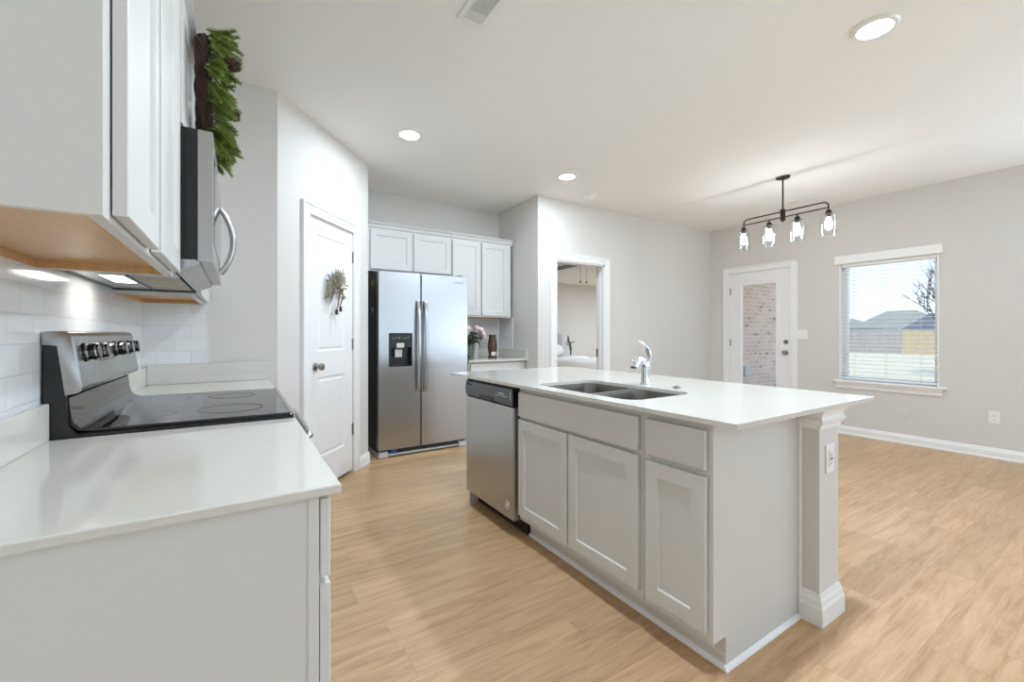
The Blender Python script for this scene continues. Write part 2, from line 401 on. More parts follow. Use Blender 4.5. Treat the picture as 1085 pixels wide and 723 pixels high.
# brick outside wall of the bedroom, seen through the patio door
sbox('wall_patio_brick', M['brick'], XR+.141, BX1+.1, 4.38, 4.5, -.15, 2.9, label='pale brick patio wall')
sbox('ceiling_patio', M['trim'], XR+.141, 8.9, 2.62, 4.38, 2.62, 2.72)  # added unseen roof, keeps the sun off the brick wall
sbox('floor_patio', M['concrete'], XR+.141, 9.4, 1.0, 4.38, -.15, -.03)

# baseboards: stepped profile
def base_prof(mb, x0, x1, h=.10, t=.014):
    mb.prism([(0, 0), (-t-.004, 0), (-t-.004, .012), (-t, .02), (-t, h-.03), (-t*.7, h-.022), (-t*.55, h-.006), (-t*.3, h), (0, h)], x0, x1, 'x')
def base(name, T, L):
    mb = MB(T); base_prof(mb, 0, L); return setting(mb.build(name, M['trim']), 'white baseboard')
base('baseboard_right', TR(XR, 2.68, 0, -PI/2), 2.68-YR)
base('baseboard_right_corner', TR(XR, YF, 0, -PI/2), YF-3.668)
base('baseboard_far', TR(3.94, YF, 0, 0), XR-3.94)
base('baseboard_far_corner', TR(XA, YF, 0, 0), 3.0-XA)
base('baseboard_pantry', TP @ TR(1.035, 0), PLEN-1.035+.01)
base('baseboard_pantry_side', TR(1.012, 4.05, 0, PI/2), .66)
base('baseboard_bedroom', TR(XA+.15, BY1), BX1-XA-.15)

# casings: profiled flat trim round an opening, local x along wall, -y into the room
def casing(name, T, x0, x1, z1, w=.083, t=.018, sill=0):
    mb = MB(T)
    def leg(xa, xb, za, zb): mb.box(xa, xb, -t, 0, za, zb, .004)
    leg(x0-w, x0, sill, z1+w); leg(x1, x1+w, sill, z1+w); leg(x0, x1, z1, z1+w)
    # raised outer bead
    mb.box(x0-w, x0-w+.02, -t-.006, -t, sill, z1+w, .003); mb.box(x1+w-.02, x1+w, -t-.006, -t, sill, z1+w, .003); mb.box(x0-w, x1+w, -t-.006, -t, z1+w-.02, z1+w, .003)
    return setting(mb.build(name, M['trim']), 'white door casing')
casing('trim_1', TP, .320, .942, 2.05)
casing('trim_2', TR(0, YF), DX0, DX1, DZ)
casing('trim_3', TR(XR, 0, 0, -PI/2), -PY1, -PY0, PZ)
m_ = MB().box(DX0, DX0+.015, YF-.005, YF+.125, 0, DZ).box(DX1-.015, DX1, YF-.005, YF+.125, 0, DZ).box(DX0, DX1, YF-.005, YF+.125, DZ-.015, DZ)
m_.box(DX0+.015, DX0+.025, YF+.05, YF+.085, 0, DZ-.015).box(DX1-.025, DX1-.015, YF+.05, YF+.085, 0, DZ-.015)
jamb = setting(m_.build('trim_4', M['trim']), 'white bedroom door jamb')
sp_ = MB().box(DX1-.03, DX1-.0255, YF+.088, YF+.112, .90, 1.0).build('strike_plate', M['nickel'], jamb)

# ------------------------------------------------------------------ doors of the room
def raised_panel(mb, x0, x1, z0, z1, yf):
    """moulded panel sunk in the door face at y=yf, front is -y"""
    lps = []
    for d, y in ((0, 0), (.006, .006), (.020, .009), (.030, .003), (.034, .002)):
        lps.append([(x0+d, yf+y, z0+d), (x1-d, yf+y, z0+d), (x1-d, yf+y, z1-d), (x0+d, yf+y, z1-d)])
    mb.loft(lps, cap1=True)
def knob_parts(parent, T, x, z, y0, lever=False, m=None):
    mb = MB(T); m = m or M['nickel']
    mb.lathe([(.031, 0), (.031, -.004), (.026, -.009), (.012, -.012), (.0105, -.03), (.018, -.036), (.026, -.044), (.0275, -.054), (.024, -.063), (.012, -.068), (0, -.069)], (x, y0, z), 'y', 24)
    return mb.build('door_knob', m, parent)
def hinge(parent, T, x, z, y0):
    mb = MB(T); mb.box(x-.011, x+.011, y0-.003, y0, z-.045, z+.045); mb.lathe([(.006, -.048), (.006, .048)], (x, y0-.006, z), 'z', 10)
    return mb.build('hinge', M['nickel'], parent)
# pantry door (door_1)
d1 = thing('door_1', 'white two-panel pantry door', 'door', TP @ Vector((.63, .02, 0)), PANG); del d1['category']; d1['kind'] = 'structure'
mb = MB(TP); DW0, DW1 = .323, .938; yf = .004; zb, zt = .028, 2.046
P1 = (.438, .818, 1.055, 1.93); P2 = (.438, .818, .26, .862)
mb.plate([(DW0, zb), (DW1, zb), (DW1, zt), (DW0, zt)], [[(p[0], p[2]), (p[1], p[2]), (p[1], p[3]), (p[0], p[3])] for p in (P1, P2)], yf, yf+.001, 'y')
for p in (P1, P2): raised_panel(mb, *p, yf)
mb.box(DW0, DW1, yf+.012, yf+.036, zb, zt)
for xa, xb, za, zb2 in ((DW0, DW1, zb, zb+.001), (DW0, DW1, zt-.001, zt), (DW0, DW0+.001, zb, zt), (DW1-.001, DW1, zb, zt)): mb.box(xa, xb, yf, yf+.012, za, zb2)
mb.build('door_leaf', M['trim'], d1)
knob_parts(d1, TP, .427-.02, .945, yf)
for z in (1.843, 1.10, .372): hinge(d1, TP, DW1+.004, z, yf)
mb = MB(TP).box(.302, .320, -.002, .1, 0, 2.05).box(.940, .945, .005, .1, 0, 2.05).box(.302, .942, -.002, .1, 2.048, 2.056); mb.build('door_frame', M['trim'], d1)
mb = MB(TP).box(.3, .945, .06, .09, 0, 2.05); mb.build('door_stop', M['trim'], d1)
# patio door (door_2): full glass
TD = TR(XR, 0, 0, -PI/2)   # local x = -world y, -y faces the room, +y goes outside
d2 = thing('door_2', 'white full-glass patio door', 'door', (XR+.03, (PY0+PY1)/2, 0), -PI/2); del d2['category']; d2['kind'] = 'structure'
x0, x1 = -PY1+.008, -PY0-.008; gx0, gx1, gz0, gz1 = -3.415, -2.935, .28, 1.88
mb = MB(TD).plate([(x0, .02), (x1, .02), (x1, PZ-.006), (x0, PZ-.006)], [[(gx0, gz0), (gx1, gz0), (gx1, gz1), (gx0, gz1)]], .012, .056, 'y')
for q in ((gx0-.03, gx0+.008, gz0-.03, gz1+.03), (gx1-.008, gx1+.03, gz0-.03, gz1+.03), (gx0, gx1, gz0-.03, gz0+.008), (gx0, gx1, gz1-.008, gz1+.03)): mb.box(q[0], q[1], .002, .013, q[2], q[3], .004)
leaf = mb.build('door_leaf', M['trim'], d2)
MB(TD).box(gx0, gx1, .030, .036, gz0, gz1).build('glass_pane', M['pane'], leaf)
knob_parts(d2, TD, -2.82, .943, .012)
MB(TD).lathe([(.029, 0), (.029, -.008), (.024, -.014), (.008, -.016), (0, -.016)], (-2.82, .012, 1.08), 'y', 24).box(-2.824, -2.816, -.022, -.004, 1.062, 1.098).build('deadbolt', M['nickel'], d2)
for z in (1.80, 1.06, .35): hinge(d2, TD, x0+.0, z, .012)
MB(TD).box(-PY1, -PY1+.006, 0, .14, 0, PZ).box(-PY0-.006, -PY0, 0, .14, 0, PZ).box(-PY1, -PY0, 0, .14, PZ-.005, PZ).box(-PY1, -PY0, .01, .14, 0, .018).build('door_frame', M['trim'], d2)
# window_1
w1 = thing('window_1', 'white framed dining window', 'window', (XR, (WY0+WY1)/2, WZ0)); del w1['category']; w1['kind'] = 'structure'
mb = MB().plate([(WY0, WZ0), (WY1, WZ0), (WY1, WZ1), (WY0, WZ1)], [[(WY0+.012, WZ0+.012), (WY1-.012, WZ0+.012), (WY1-.012, WZ1-.012), (WY0+.012, WZ1-.012)]], XR-.002, XR+.14, 'x'); mb.build('reveal', M['trim'], w1)
mb = MB().plate([(WY0+.012, WZ0+.012), (WY1-.012, WZ0+.012), (WY1-.012, WZ1-.012), (WY0+.012, WZ1-.012)], [[(WY0+.05, WZ0+.05), (WY1-.05, WZ0+.05), (WY1-.05, WZ1-.05), (WY0+.05, WZ1-.05)]], XR+.085, XR+.13, 'x')
fr_ = mb.build('window_frame', M['vinyl'], w1)
MB().box(XR+.105, XR+.110, WY0+.05, WY1-.05, WZ0+.05, WZ1-.05).build('glass_pane', M['pane'], fr_)
mb = MB().box(XR-.045, XR+.085, WY0-.065, WY1+.06, WZ0-.012, WZ0+.010, .005); mb.build('window_sill', M['trim'], w1)
mb = MB().prism([(XR, WZ0-.012), (XR-.035, WZ0-.012), (XR-.032, WZ0-.03), (XR-.020, WZ0-.05), (XR-.016, WZ0-.08), (XR-.010, WZ0-.09), (XR, WZ0-.09)], WY0-.03, WY1+.03, 'y'); mb.build('apron', M['trim'], w1)

# ------------------------------------------------------------------ window blind
bl = thing('window_blind', 'white horizontal slat blind open across the dining window', 'blind', (XR+.03, (WY0+WY1)/2, WZ0+.03))
MB().box(XR-.045, XR-.006, 1.325, 2.255, 2.012, 2.108, .004).box(XR-.006, XR, 2.235, 2.255, 2.012, 2.108).box(XR-.006, XR, 1.325, 1.345, 2.012, 2.108).build('valance', M['slat'], bl)
MB().box(XR+.01, XR+.06, WY0+.016, WY1-.016, 1.975, 2.016, .004).build('headrail', M['slat'], bl)
z = .70; mb = MB()
while z < 1.965:
    a = .06; mb.prism([(XR+.010, z-.025*a-.0012), (XR+.035, z+.0015-.0012), (XR+.060, z+.025*a-.0012), (XR+.060, z+.025*a+.0012), (XR+.035, z+.0015+.0012), (XR+.010, z-.025*a+.0012)], WY0+.018, WY1-.018, 'y'); z += .0445
mb.build('slats', M['slat'], bl)
MB().box(XR+.012, XR+.058, WY0+.018, WY1-.018, .655, .675, .003).build('bottom_rail', M['slat'], bl)
for y in (1.50, 1.79, 2.08):
    MB().tube([(XR+.009, y, .66), (XR+.009, y, 1.98)], .0012, 6).tube([(XR+.061, y, .66), (XR+.061, y, 1.98)], .0012, 6).build('ladder_cord', M['cord'], bl)
MB().tube([(XR+.004, 2.12, 1.98), (XR+.004, 2.12, 1.30)], .004, 8).build('tilt_wand', M['slat'], bl)

# ------------------------------------------------------------------ shaker fronts and cabinets
def shaker(mb, x0, x1, z0, z1, y=0, t=.019, st=.057, rec=.008):
    """front faces -y; back of the door at y, front at y-t"""
    f = y-t; b = .0015
    def L(d, yy): return [(x0+d, yy, z0+d), (x1-d, yy, z0+d), (x1-d, yy, z1-d), (x0+d, yy, z1-d)]
    mb.loft([L(0, y), L(0, f+b), L(b, f), L(st, f), L(st+.003, f+rec)], cap0=True, cap1=True)
def slab(mb, x0, x1, z0, z1, y=0, t=.019): mb.box(x0, x1, y-t, y, z0, z1, .003)
def front(parent, T, kind, x0, x1, z0, z1, name=None):
    mb = MB(T); (shaker if kind == 'door' else slab)(mb, x0, x1, z0, z1, -.003)
    return mb.build(name or ('door' if kind == 'door' else 'drawer'), M['cab'], parent)
def cabinet(name, label, T, w, d, z0, z1, fronts, toe=0, group=None, bottom=None, open_top=False):
    """local: x 0..w, face frame front at y=0, back at y=d"""
    p = T @ Vector((w/2, d/2, z0)); rz = T.to_euler().z
    c = thing(name, label, 'cabinet', (p.x, p.y, z0), rz, group)
    mb = MB(T)
    if open_top:
        mb.box(0, w, 0, .019, z0+.115, z1).box(0, .016, .019, d, z0+.115, z1).box(w-.016, w, .019, d, z0+.115, z1).box(.016, w-.016, d-.012, d, z0+.115, z1)
        mb.box(.016, w-.016, .019, d-.012, z0+.115, z0+.131).box(0, w, toe, toe+.016, z0, z0+.115).box(0, .016, toe+.016, d, z0, z0+.115).box(w-.016, w, toe+.016, d, z0, z0+.115)
    elif toe: mb.prism([(0, z0+.115), (0, z1), (d, z1), (d, z0), (toe, z0), (toe, z0+.115)], 0, w, 'x')
    elif bottom:
        # upper cabinet: hollow underneath with a recessed plywood bottom
        mb.box(0, w, 0, .019, z0, z1); mb.box(0, .016, .019, d, z0, z1); mb.box(w-.016, w, .019, d, z0, z1); mb.box(.016, w-.016, .019, d, z0+.03, z1)
    else: mb.box(0, w, 0, d, z0, z1)
    mb.build('cabinet_body', M['cab'], c)
    if bottom:
        mb = MB(T).box(.0165, w-.0165, .0195, d-.012, z0+.022, z0+.030).box(.0165, w-.0165, d-.012, d-.001, z0+.001, z0+.03).box(w-.028, w-.0165, .0195, d-.012, z0+.001, z0+.022).box(.0165, .028, .0195, d-.012, z0+.001, z0+.022)
        mb.build('plywood_bottom', M['wood'], c)['label'] = 'natural maple underside'
    for k, x0, x1, za, zb_ in fronts: front(c, T, k, x0, x1, za, zb_)
    return c
CT = .900; CTH = .018; CB = CT-CTH
G = .038
# left run, faces +x
FL = .131
near_base = cabinet('base_cabinet', 'white base cabinet under the nearest counter, left of the range', FX(FL, .893), 1.648-.893, FL-XL-.002, 0, CB,
        [('drawer', .004, .750, .716, .868), ('door', .004, .372, .120, .702), ('door', .382, .750, .120, .702)], toe=.075)
MB().box(.112, FL, .889, .893, .115, CB).box(XL+.002, .112, .8915, .893, .115, CB).build('end_stile', M['cab'], near_base)
cabinet('base_cabinet', 'white base cabinet between the range and the pantry corner', FX(FL, 2.452), YP-2.452-.002, FL-XL-.002, 0, CB,
        [('drawer', G, .64, .715, .865), ('door', G, .335, .155, .695), ('door', .345, .64, .155, .695)], toe=.075)
def crown(T, w, z, name='crown', ends=(0, 0), parent=None):
    mb = MB(T); mb.prism([(.02, z), (0, z), (-.012, z+.012), (-.018, z+.035), (-.036, z+.052), (-.036, z+.060), (.02, z+.060)], -ends[0]*.036, w+ends[1]*.036, 'x')
    return mb.build(name, M['cab'], parent)
ZU = 1.360; ZT = 2.255; FU = -.165
near_up = cabinet('upper_cabinet', 'tall white upper cabinet nearest the camera, over the left counter', FX(FU, .844), 1.635-.844, FU-XL-.002, ZU, ZT,
        [('door', .041, .352, ZU+.010, ZT-.01), ('door', .391, .757, ZU+.010, ZT-.01)], bottom=True)
crown(FX(FU, .844), .791, ZT-.004, ends=(1, 0), parent=near_up)
mid_up = cabinet('upper_cabinet', 'short white upper cabinet above the microwave', FX(FU, 1.637), .800, FU-XL-.002, 1.825, ZT,
        [('door', .03, .392, 1.84, ZT-.01), ('door', .408, .77, 1.84, ZT-.01)])
crown(FX(FU, 1.637), .80, ZT-.004, parent=mid_up)
far_up = cabinet('upper_cabinet', 'white upper cabinet past the microwave, ending at the pantry corner', FX(FU, 2.439), YP-2.439-.002, FU-XL-.002, ZU, ZT,
        [('door', .03, .34, ZU+.010, ZT-.01), ('door', .35, .66, ZU+.010, ZT-.01)], bottom=True)
crown(FX(FU, 2.439), YP-2.439, ZT-.004, parent=far_up)
# tile
sbox('trim_5', M['tile'], XL, XL+.008, .86, YP, CT+.001, 1.39, label='white subway tile backsplash on the left wall')
sbox('trim_6', M['tile_x'], XL+.008, -.151, YP-.008, YP, CT+.1, 1.37, label='white subway tile on the pantry end wall')
# worktops on the left
def upstand(parent, *a): return MB().box(*a, .003).build('backsplash_strip', M['quartz'], parent)
t = thing('countertop', 'white quartz worktop nearest the camera, left of the range', 'countertop', (-.14, 1.26, CB))
MB().box(XL+.009, .168, .870, 1.645, CB, CT, .003).build('slab', M['quartz'], t); upstand(t, XL+.009, XL+.028, .870, 1.645, CT, CT+.10)
t = thing('countertop', 'white quartz worktop between the range and the pantry corner', 'countertop', (-.14, 2.8, CB))
MB().box(XL+.009, .168, 2.452, YP-.009, CB, CT, .003).build('slab', M['quartz'], t)
upstand(t, XL+.009, XL+.028, 2.452, YP-.009, CT, CT+.10); upstand(t, XL+.028, .168, YP-.028, YP-.009, CT, CT+.112)

# ------------------------------------------------------------------ range
Y0, Y1 = 1.650, 2.445
rg = thing('range', 'stainless electric range with black glass cooktop between the left counters', 'stove', (-.14, (Y0+Y1)/2, 0))
MB().box(XL+.03, .135, Y0+.002, Y1-.002, .02, .895).build('range_body', M['black'], rg)
MB().box(.135, .165, Y0+.004, Y1-.004, .20, .80, .006).build('oven_door', M['steel'], rg)
MB().box(.165, .168, Y0+.12, Y1-.12, .34, .66, .001).build('oven_window', M['blackgloss'], rg)
MB().box(.135, .162, Y0+.004, Y1-.004, .03, .185, .005).build('storage_drawer', M['steel'], rg)
MB().box(.125, .168, Y0+.002, Y1-.002, .81, .905, .006).build('front_panel', M['steel'], rg)
MB().tube([(.165, Y0+.09, .77), (.20, Y0+.075, .795), (.225, Y0+.10, .812), (.228, Y0+.2, .815), (.228, Y1-.2, .815), (.225, Y1-.10, .812), (.20, Y1-.075, .795), (.165, Y1-.09, .77)], .012, 12).build('oven_handle', M['steel'], rg)
# black side skirt and cooktop frame
mb = MB()
for ya, yb in ((Y0, Y0+.012), (Y1-.012, Y1)):
    mb.prism([(XL+.012, .906), (XL+.018, 1.157), (-.410, 1.157), (-.396, 1.01), (-.392, .935), (-.375, .908), (.150, .905), (.162, .915), (.162, .898), (XL+.012, .898)], ya, yb, 'y')
mb.box(XL+.012, -.415, Y0+.012, Y1-.012, .905, 1.157); mb.box(-.42, .150, Y0+.012, Y1-.012, .896, .910)
mb.build('black_chassis', M['black'], rg)
# glass top swept up to the backguard
prof = [(-.394, 1.010), (-.390, .965), (-.384, .940), (-.372, .926), (-.350, .9195), (.150, .9175), (.150, .912), (-.352, .913), (-.378, .920), (-.392, .936), (-.398, .96), (-.402, 1.010)]
mb = MB().prism(prof, Y0+.013, Y1-.013, 'y'); o = mb.build('glass_cooktop', M['blackgloss'], rg, smooth=True, ang=.7)
MB().box(.150, .166, Y0+.003, Y1-.003, .905, .921, .004).build('cooktop_trim', M['steel'], rg)
for (x, y, r_) in ((-.02, Y0+.21, .10), (-.02, Y1-.21, .085), (-.25, Y0+.20, .075), (-.25, Y1-.20, .09)):
    MB().lathe([(r_, 0), (r_, .0006), (r_-.002, .0006), (r_-.002, 0)], (x, y, .9184), 'z', 40, closed=True).build('burner_ring', M['dgrey'], rg)
# backguard
BG = [(XL+.012, 1.157), (XL+.012, 1.188), (XL+.018, 1.196), (-.405, 1.196), (-.390, 1.192), (-.382, 1.180), (-.363, 1.040), (-.366, 1.028), (-.376, 1.022), (-.400, 1.018), (-.412, 1.157)]
mb = MB(); mb.prism(BG, Y0-.002, Y1+.002, 'y', .002); bgd = mb.build('backguard', M['steel'], rg, smooth=True, ang=.5)
nrm = Vector((.14, 0, .019)).normalized()
def on_guard(y, z): return Vector((-.382+.019*(1.180-z)/.14, y, z))
for i, y in enumerate((1.725, 1.825, 2.090, 2.205, 2.320)):
    p = on_guard(y, 1.134); T_ = Matrix.Translation(p) @ nrm.to_track_quat('Z', 'Y').to_matrix().to_4x4()
    MB(T_).lathe([(.028, -.004), (.028, .005), (.0235, .007), (.0235, .030), (.021, .034), (0, .034)], (0, 0, 0), 'z', 28).build('burner_knob', M['blackgloss'], rg)
    MB(T_).lathe([(.0245, .007), (.0245, .011), (.0236, .011), (.0236, .007)], (0, 0, 0), 'z', 28, closed=True).lathe([(.0242, .026), (.0242, .029), (.0232, .029), (.0232, .026)], (0, 0, 0), 'z', 28, closed=True).build('knob_ring', M['chrome'], rg)
p = on_guard(1.955, 1.130); e1 = Vector((0, 1, 0)); e2 = nrm.cross(e1); T_ = Matrix.Translation(p) @ Matrix((e1, e2, nrm)).transposed().to_4x4()
dsp = MB(T_).box(-.085, .085, -.030, .030, -.002, .0022, .001).build('display_panel', M['bronze'], rg); 
MB(T_).box(-.035, .035, .004, .022, .0023, .003).build('clock_display', M['blackgloss'], dsp)
mb = MB(T_)
for i in range(6): mb.box(-.07+i*.026, -.058+i*.026, -.022, -.012, .0023, .003)
mb.build('touch_buttons', M['lightgrey'], dsp)

# ------------------------------------------------------------------ microwave over the range
MX = -.066; Z0, Z1 = 1.402, 1.820
mw = thing('microwave', 'over-the-range stainless microwave with black sides under the short cabinet', 'microwave', (-.26, 2.05, Z0))
MB().box(XL+.010, -.106, Y0-.010, Y1-.012, Z0+.015, Z1).box(XL+.010, -.168, Y0-.009, Y1-.013, 1.3875, Z0+.015).build('case', M['black'], mw)
# slightly bowed door with bronze-toned edges
n = 10; loops = []
yA, yB = Y0-.010, Y1-.20
def bow(y): return .002*math.sin(PI*min(1, max(0, (y-(Y0-.01))/(Y1-Y0))))
Yr = Y1-.012
def bowed(ya, yb, za, zb, xb, off=0, n=10):
    mb = MB(); L = []
    for i in range(n+1):
        y = ya+(yb-ya)*i/n; xf = MX+bow(y)+off
        L.append([(xb, y, za), (xf, y, za), (xf, y, zb), (xb, y, zb)])
    mb.loft(L, cap0=True, cap1=True); return mb
dr = bowed(yA, yB, Z0+.012, Z1, -.104).build('microwave_door', M['steel'], mw, smooth=True, ang=.5)
bowed(yA+.07, yB-.09, Z0+.08, Z1-.06, -.09, .0015).build('door_window', M['blackgloss'], dr, smooth=True, ang=.5)
bowed(yB+.002, Yr, Z0+.012, Z1, -.104).build('control_panel', M['blackgloss'], mw, smooth=True, ang=.5)
# arched loop handle
hy = yB-.04; pts = []
for i in range(15):
    a = i/14; pts.append((MX+.004+.046*math.sin(PI*a)**.8, hy, 1.444+.274*a))
MB().tube(pts, [.0115]*15, 12).build('handle', M['steel'], mw)
# underside: sloped vent, lamp, filters
U0 = 1.380
MB().prism([(-.100, Z0+.011), (-.100, Z0+.002), (-.155, U0), (-.165, U0), (-.165, Z0+.014), (-.11, Z0+.0145)], Y0-.008, Y1-.014, 'y').build('front_vent', M['steel'], mw)
U0, U1 = 1.380, 1.387
MB().plate([(XL+.012, Y0-.008), (-.160, Y0-.008), (-.160, Y1-.014), (XL+.012, Y1-.014)], [[(-.382, 1.90), (-.322, 1.90), (-.322, 2.15), (-.382, 2.15)], [(-.298, 1.87), (-.175, 1.87), (-.175, 2.15), (-.298, 2.15)], [(-.298, 2.18), (-.175, 2.18), (-.175, 2.40), (-.298, 2.40)]], U0, U1).build('underside', M['steel'], mw)
MB().box(-.382, -.322, 1.90, 2.15, U0+.001, U0+.005).build('cooktop_lamp', M['hoodlamp'], mw)
MB().box(-.298, -.175, 1.87, 2.15, U0+.001, U0+.005).build('grease_filter', M['filter'], mw)
MB().box(-.298, -.175, 2.18, 2.40, U0+.001, U0+.005).build('grease_filter', M['filter'], mw)
for q in ((-.440, -.432, Y0, Y1-.02), (-.309, -.304, 1.87, 2.40), (-.170, -.165, 1.87, 2.40)): MB().box(q[0], q[1], q[2], q[3], U0-.003, U0).build('seam_rail', M['dgrey'], mw)
MB().box(XL+.012, -.160, Y1-.022, Y1-.014, U0-.006, U0).build('seam_rail', M['dgrey'], mw)
ld = bpy.data.lights.new('hood_light', 'AREA'); ld.shape = 'RECTANGLE'; ld.size = .055; ld.size_y = .25; ld.energy = .22; ld.color = (1, .95, .86)
lo = bpy.data.objects.new('hood_light', ld); COL.objects.link(lo); lo.location = (-.352, 2.025, 1.378); lo.parent = None

# ------------------------------------------------------------------ island
IX = 1.380; IY0, IY1 = .873, 2.722
TI = lambda y: FNX(IX, y)
BXI = 1.998-.002
# near narrow unit
cabinet('base_cabinet', 'narrow white island cabinet with one drawer over one door, at the near end', TI(1.168), 1.168-IY0, BXI-IX, 0, CB,
        [('drawer', .020, .277, .714, .853), ('door', .020, .277, .148, .690)], toe=.075)
cabinet('base_cabinet', 'wide white island sink cabinet with two doors under a false drawer front', TI(2.075), 2.075-1.170, BXI-IX, 0, CB,
        [('drawer', .015, .888, .714, .853), ('door', .015, .444, .148, .697), ('door', .456, .888, .148, .697)], toe=.075, open_top=True)
o = MB().prism([(1.366, .105), (1.366, CB), (BXI, CB), (BXI, 0), (1.378, 0), (1.378, .105)], 2.703, IY1, 'y').build('end_panel', M['cab']); tag(recenter(o), 'white upright end panel past the dishwasher on the island', 'panel')
# quarter-round at the toe
m_ = MB().prism([(1.455, 0), (1.441, 0), (1.442, .006), (1.446, .011), (1.455, .016)], .868, 2.075, 'y').prism([(.872, 0), (.859, 0), (.860, .006), (.864, .012), (.872, .018)], 1.441, 1.98, 'x')
m_.box(1.452, 1.456, IY0, 2.075, .05, .054)
setting(m_.build('trim_7', M['trim']), 'white shoe moulding round the island base')
# side corner strip
m_ = MB().box(1.982, 1.9975, .862, .873, 0, CB, .002); setting(m_.build('trim_8', M['trim']), 'white corner strip on the island end')
# knee wall with post end
m_ = MB().box(1.998, 2.176, .800, 2.722, 0, CB)
kw = setting(m_.build('wall_island', M['wall']), 'half wall behind the island cabinets, ending as a post')
def ring(prof, x0, x1, y0, y1, z, name, m, parent):
    mb = MB(); L = []
    for d, h in prof: L.append([(x0-d, y0-d, z+h), (x1+d, y0-d, z+h), (x1+d, y1, z+h), (x0-d, y1, z+h)])
    mb.loft(L, close=True); return mb
def post_mould(prof, name):
    # runs along the -x return, the -y front and the +x back of the post
    mb = MB(); L = []
    for d, h in prof:
        L.append([(1.998-d, .868, h), (1.998-d, .800-d, h), (2.176+d, .800-d, h), (2.176+d, 2.722, h)])
    mb.loft(L, close=False); return setting(mb.build(name, M['trim'], kw))
post_mould([(0, .125), (.005, .123), (.007, .108), (.012, .098), (.013, .080), (.018, .070), (.018, 0), (0, 0)], 'post_base')
post_mould([(0, .795), (.006, .797), (.008, .812), (.018, .822), (.022, .836), (.014, .842), (.014, .850), (.022, .866), (.030, .880), (.0, .8815)], 'post_cap')
# countertop with sink cut-out
SX0, SX1, SY0, SY1 = 1.425, 1.862, 1.275, 2.000
t = thing('countertop', 'large white quartz island worktop with a sink cut-out and seating overhang', 'countertop', (1.89, 1.84, CB))
outer = rr(1.333, 2.457, .762, 2.927, .004, 2)
MB().plate(outer, [rr(SX0, SX1, SY0, SY1, .075, 8)], CB+.0005, CT).build('slab', M['quartz'], t)
# sink
sk = thing('double_sink', 'undermount stainless double-bowl sink in the island', 'sink', ((SX0+SX1)/2, (SY0+SY1)/2, .69))
mb = MB(); ym = 1.630
bowls = [(SX0-.004, SX1+.004, SY0-.004, ym-.014), (SX0-.004, SX1+.004, ym+.014, SY1+.004)]
mb.plate(rr(SX0-.02, SX1+.02, SY0-.02, SY1+.02, .08, 8), [rr(*bb, .075, 8) for bb in bowls], .879, .8815)
for (a, b_, c, d) in bowls:
    L = []
    for ins, z, r_ in ((0, .880, .075), (.004, .86, .074), (.010, .74, .07), (.018, .715, .065), (.035, .702, .055), (.06, .698, .04)):
        L.append([(p[0], p[1], z) for p in rr(a+ins, b_-ins, c+ins, d-ins, r_, 8)])
    mb.loft(L, cap1=True)
mb.build('bowls', M['sinksteel'], sk, smooth=True, ang=.5)
for (a, b_, c, d) in bowls: MB().lathe([(.042, .0), (.042, .003), (.034, .003), (.028, -.002), (0, -.002)], ((a+b_)/2, (c+d)/2, .6985), 'z', 24).build('drain', M['chrome'], sk)
# faucet
fx, fy = 1.934, 1.634
fc = thing('faucet', 'chrome single-lever kitchen faucet behind the island sink', 'faucet', (fx, fy, CT))
MB().lathe([(.030, 0), (.030, .006), (.026, .010), (.0235, .04), (.022, .09), (.0235, .12), (.021, .135)], (fx, fy, CT), 'z', 28).build('base_column', M['chrome'], fc)
pts = [(fx, fy, CT+.095), (fx-.006, fy, CT+.122), (fx-.024, fy, CT+.144), (fx-.050, fy, CT+.150), (fx-.072, fy, CT+.138), (fx-.085, fy, CT+.118), (fx-.090, fy, CT+.102)]
MB().tube(pts, [.021, .022, .023, .024, .025, .027, .025], 18).build('spout', M['chrome'], fc, ang=1.2)
MB().lathe([(.022, 0), (.020, -.004), (0, -.004)], (fx-.091, fy, CT+.102), 'z', 20).build('spray_face', M['dgrey'], fc)
L = []
hp = [(fx+.022, CT+.085, .010, .014), (fx+.032, CT+.125, .012, .018), (fx+.030, CT+.165, .013, .020), (fx+.018, CT+.200, .012, .018), (fx-.004, CT+.226, .008, .011), (fx-.032, CT+.243, .006, .009), (fx-.056, CT+.250, .005, .009)]
for i, (x, z, a, b_) in enumerate(hp):
    j0, j1 = hp[max(0, i-1)], hp[min(len(hp)-1, i+1)]; d = Vector((j1[0]-j0[0], 0, j1[1]-j0[1])).normalized(); nn = Vector((-d.z, 0, d.x))
    L.append([Vector((x, fy, z))+nn*a*math.cos(q)+Vector((0, 1, 0))*b_*math.sin(q) for q in [2*PI*k/14 for k in range(14)]])
mb = MB(); mb.loft(L, cap0=True, cap1=True); mb.sm = True; mb.build('lever_handle', M['chrome'], fc, ang=1.2)
o = MB().lathe([(.024, 0), (.024, .003), (.020, .006), (.012, .007), (.011, .012), (.009, .013), (0, .013)], (1.955, 1.446, CT), 'z', 24).build('air_switch', M['nickel'])
tag(recenter(o), 'round metal disposal button on the island worktop right of the faucet', 'button')

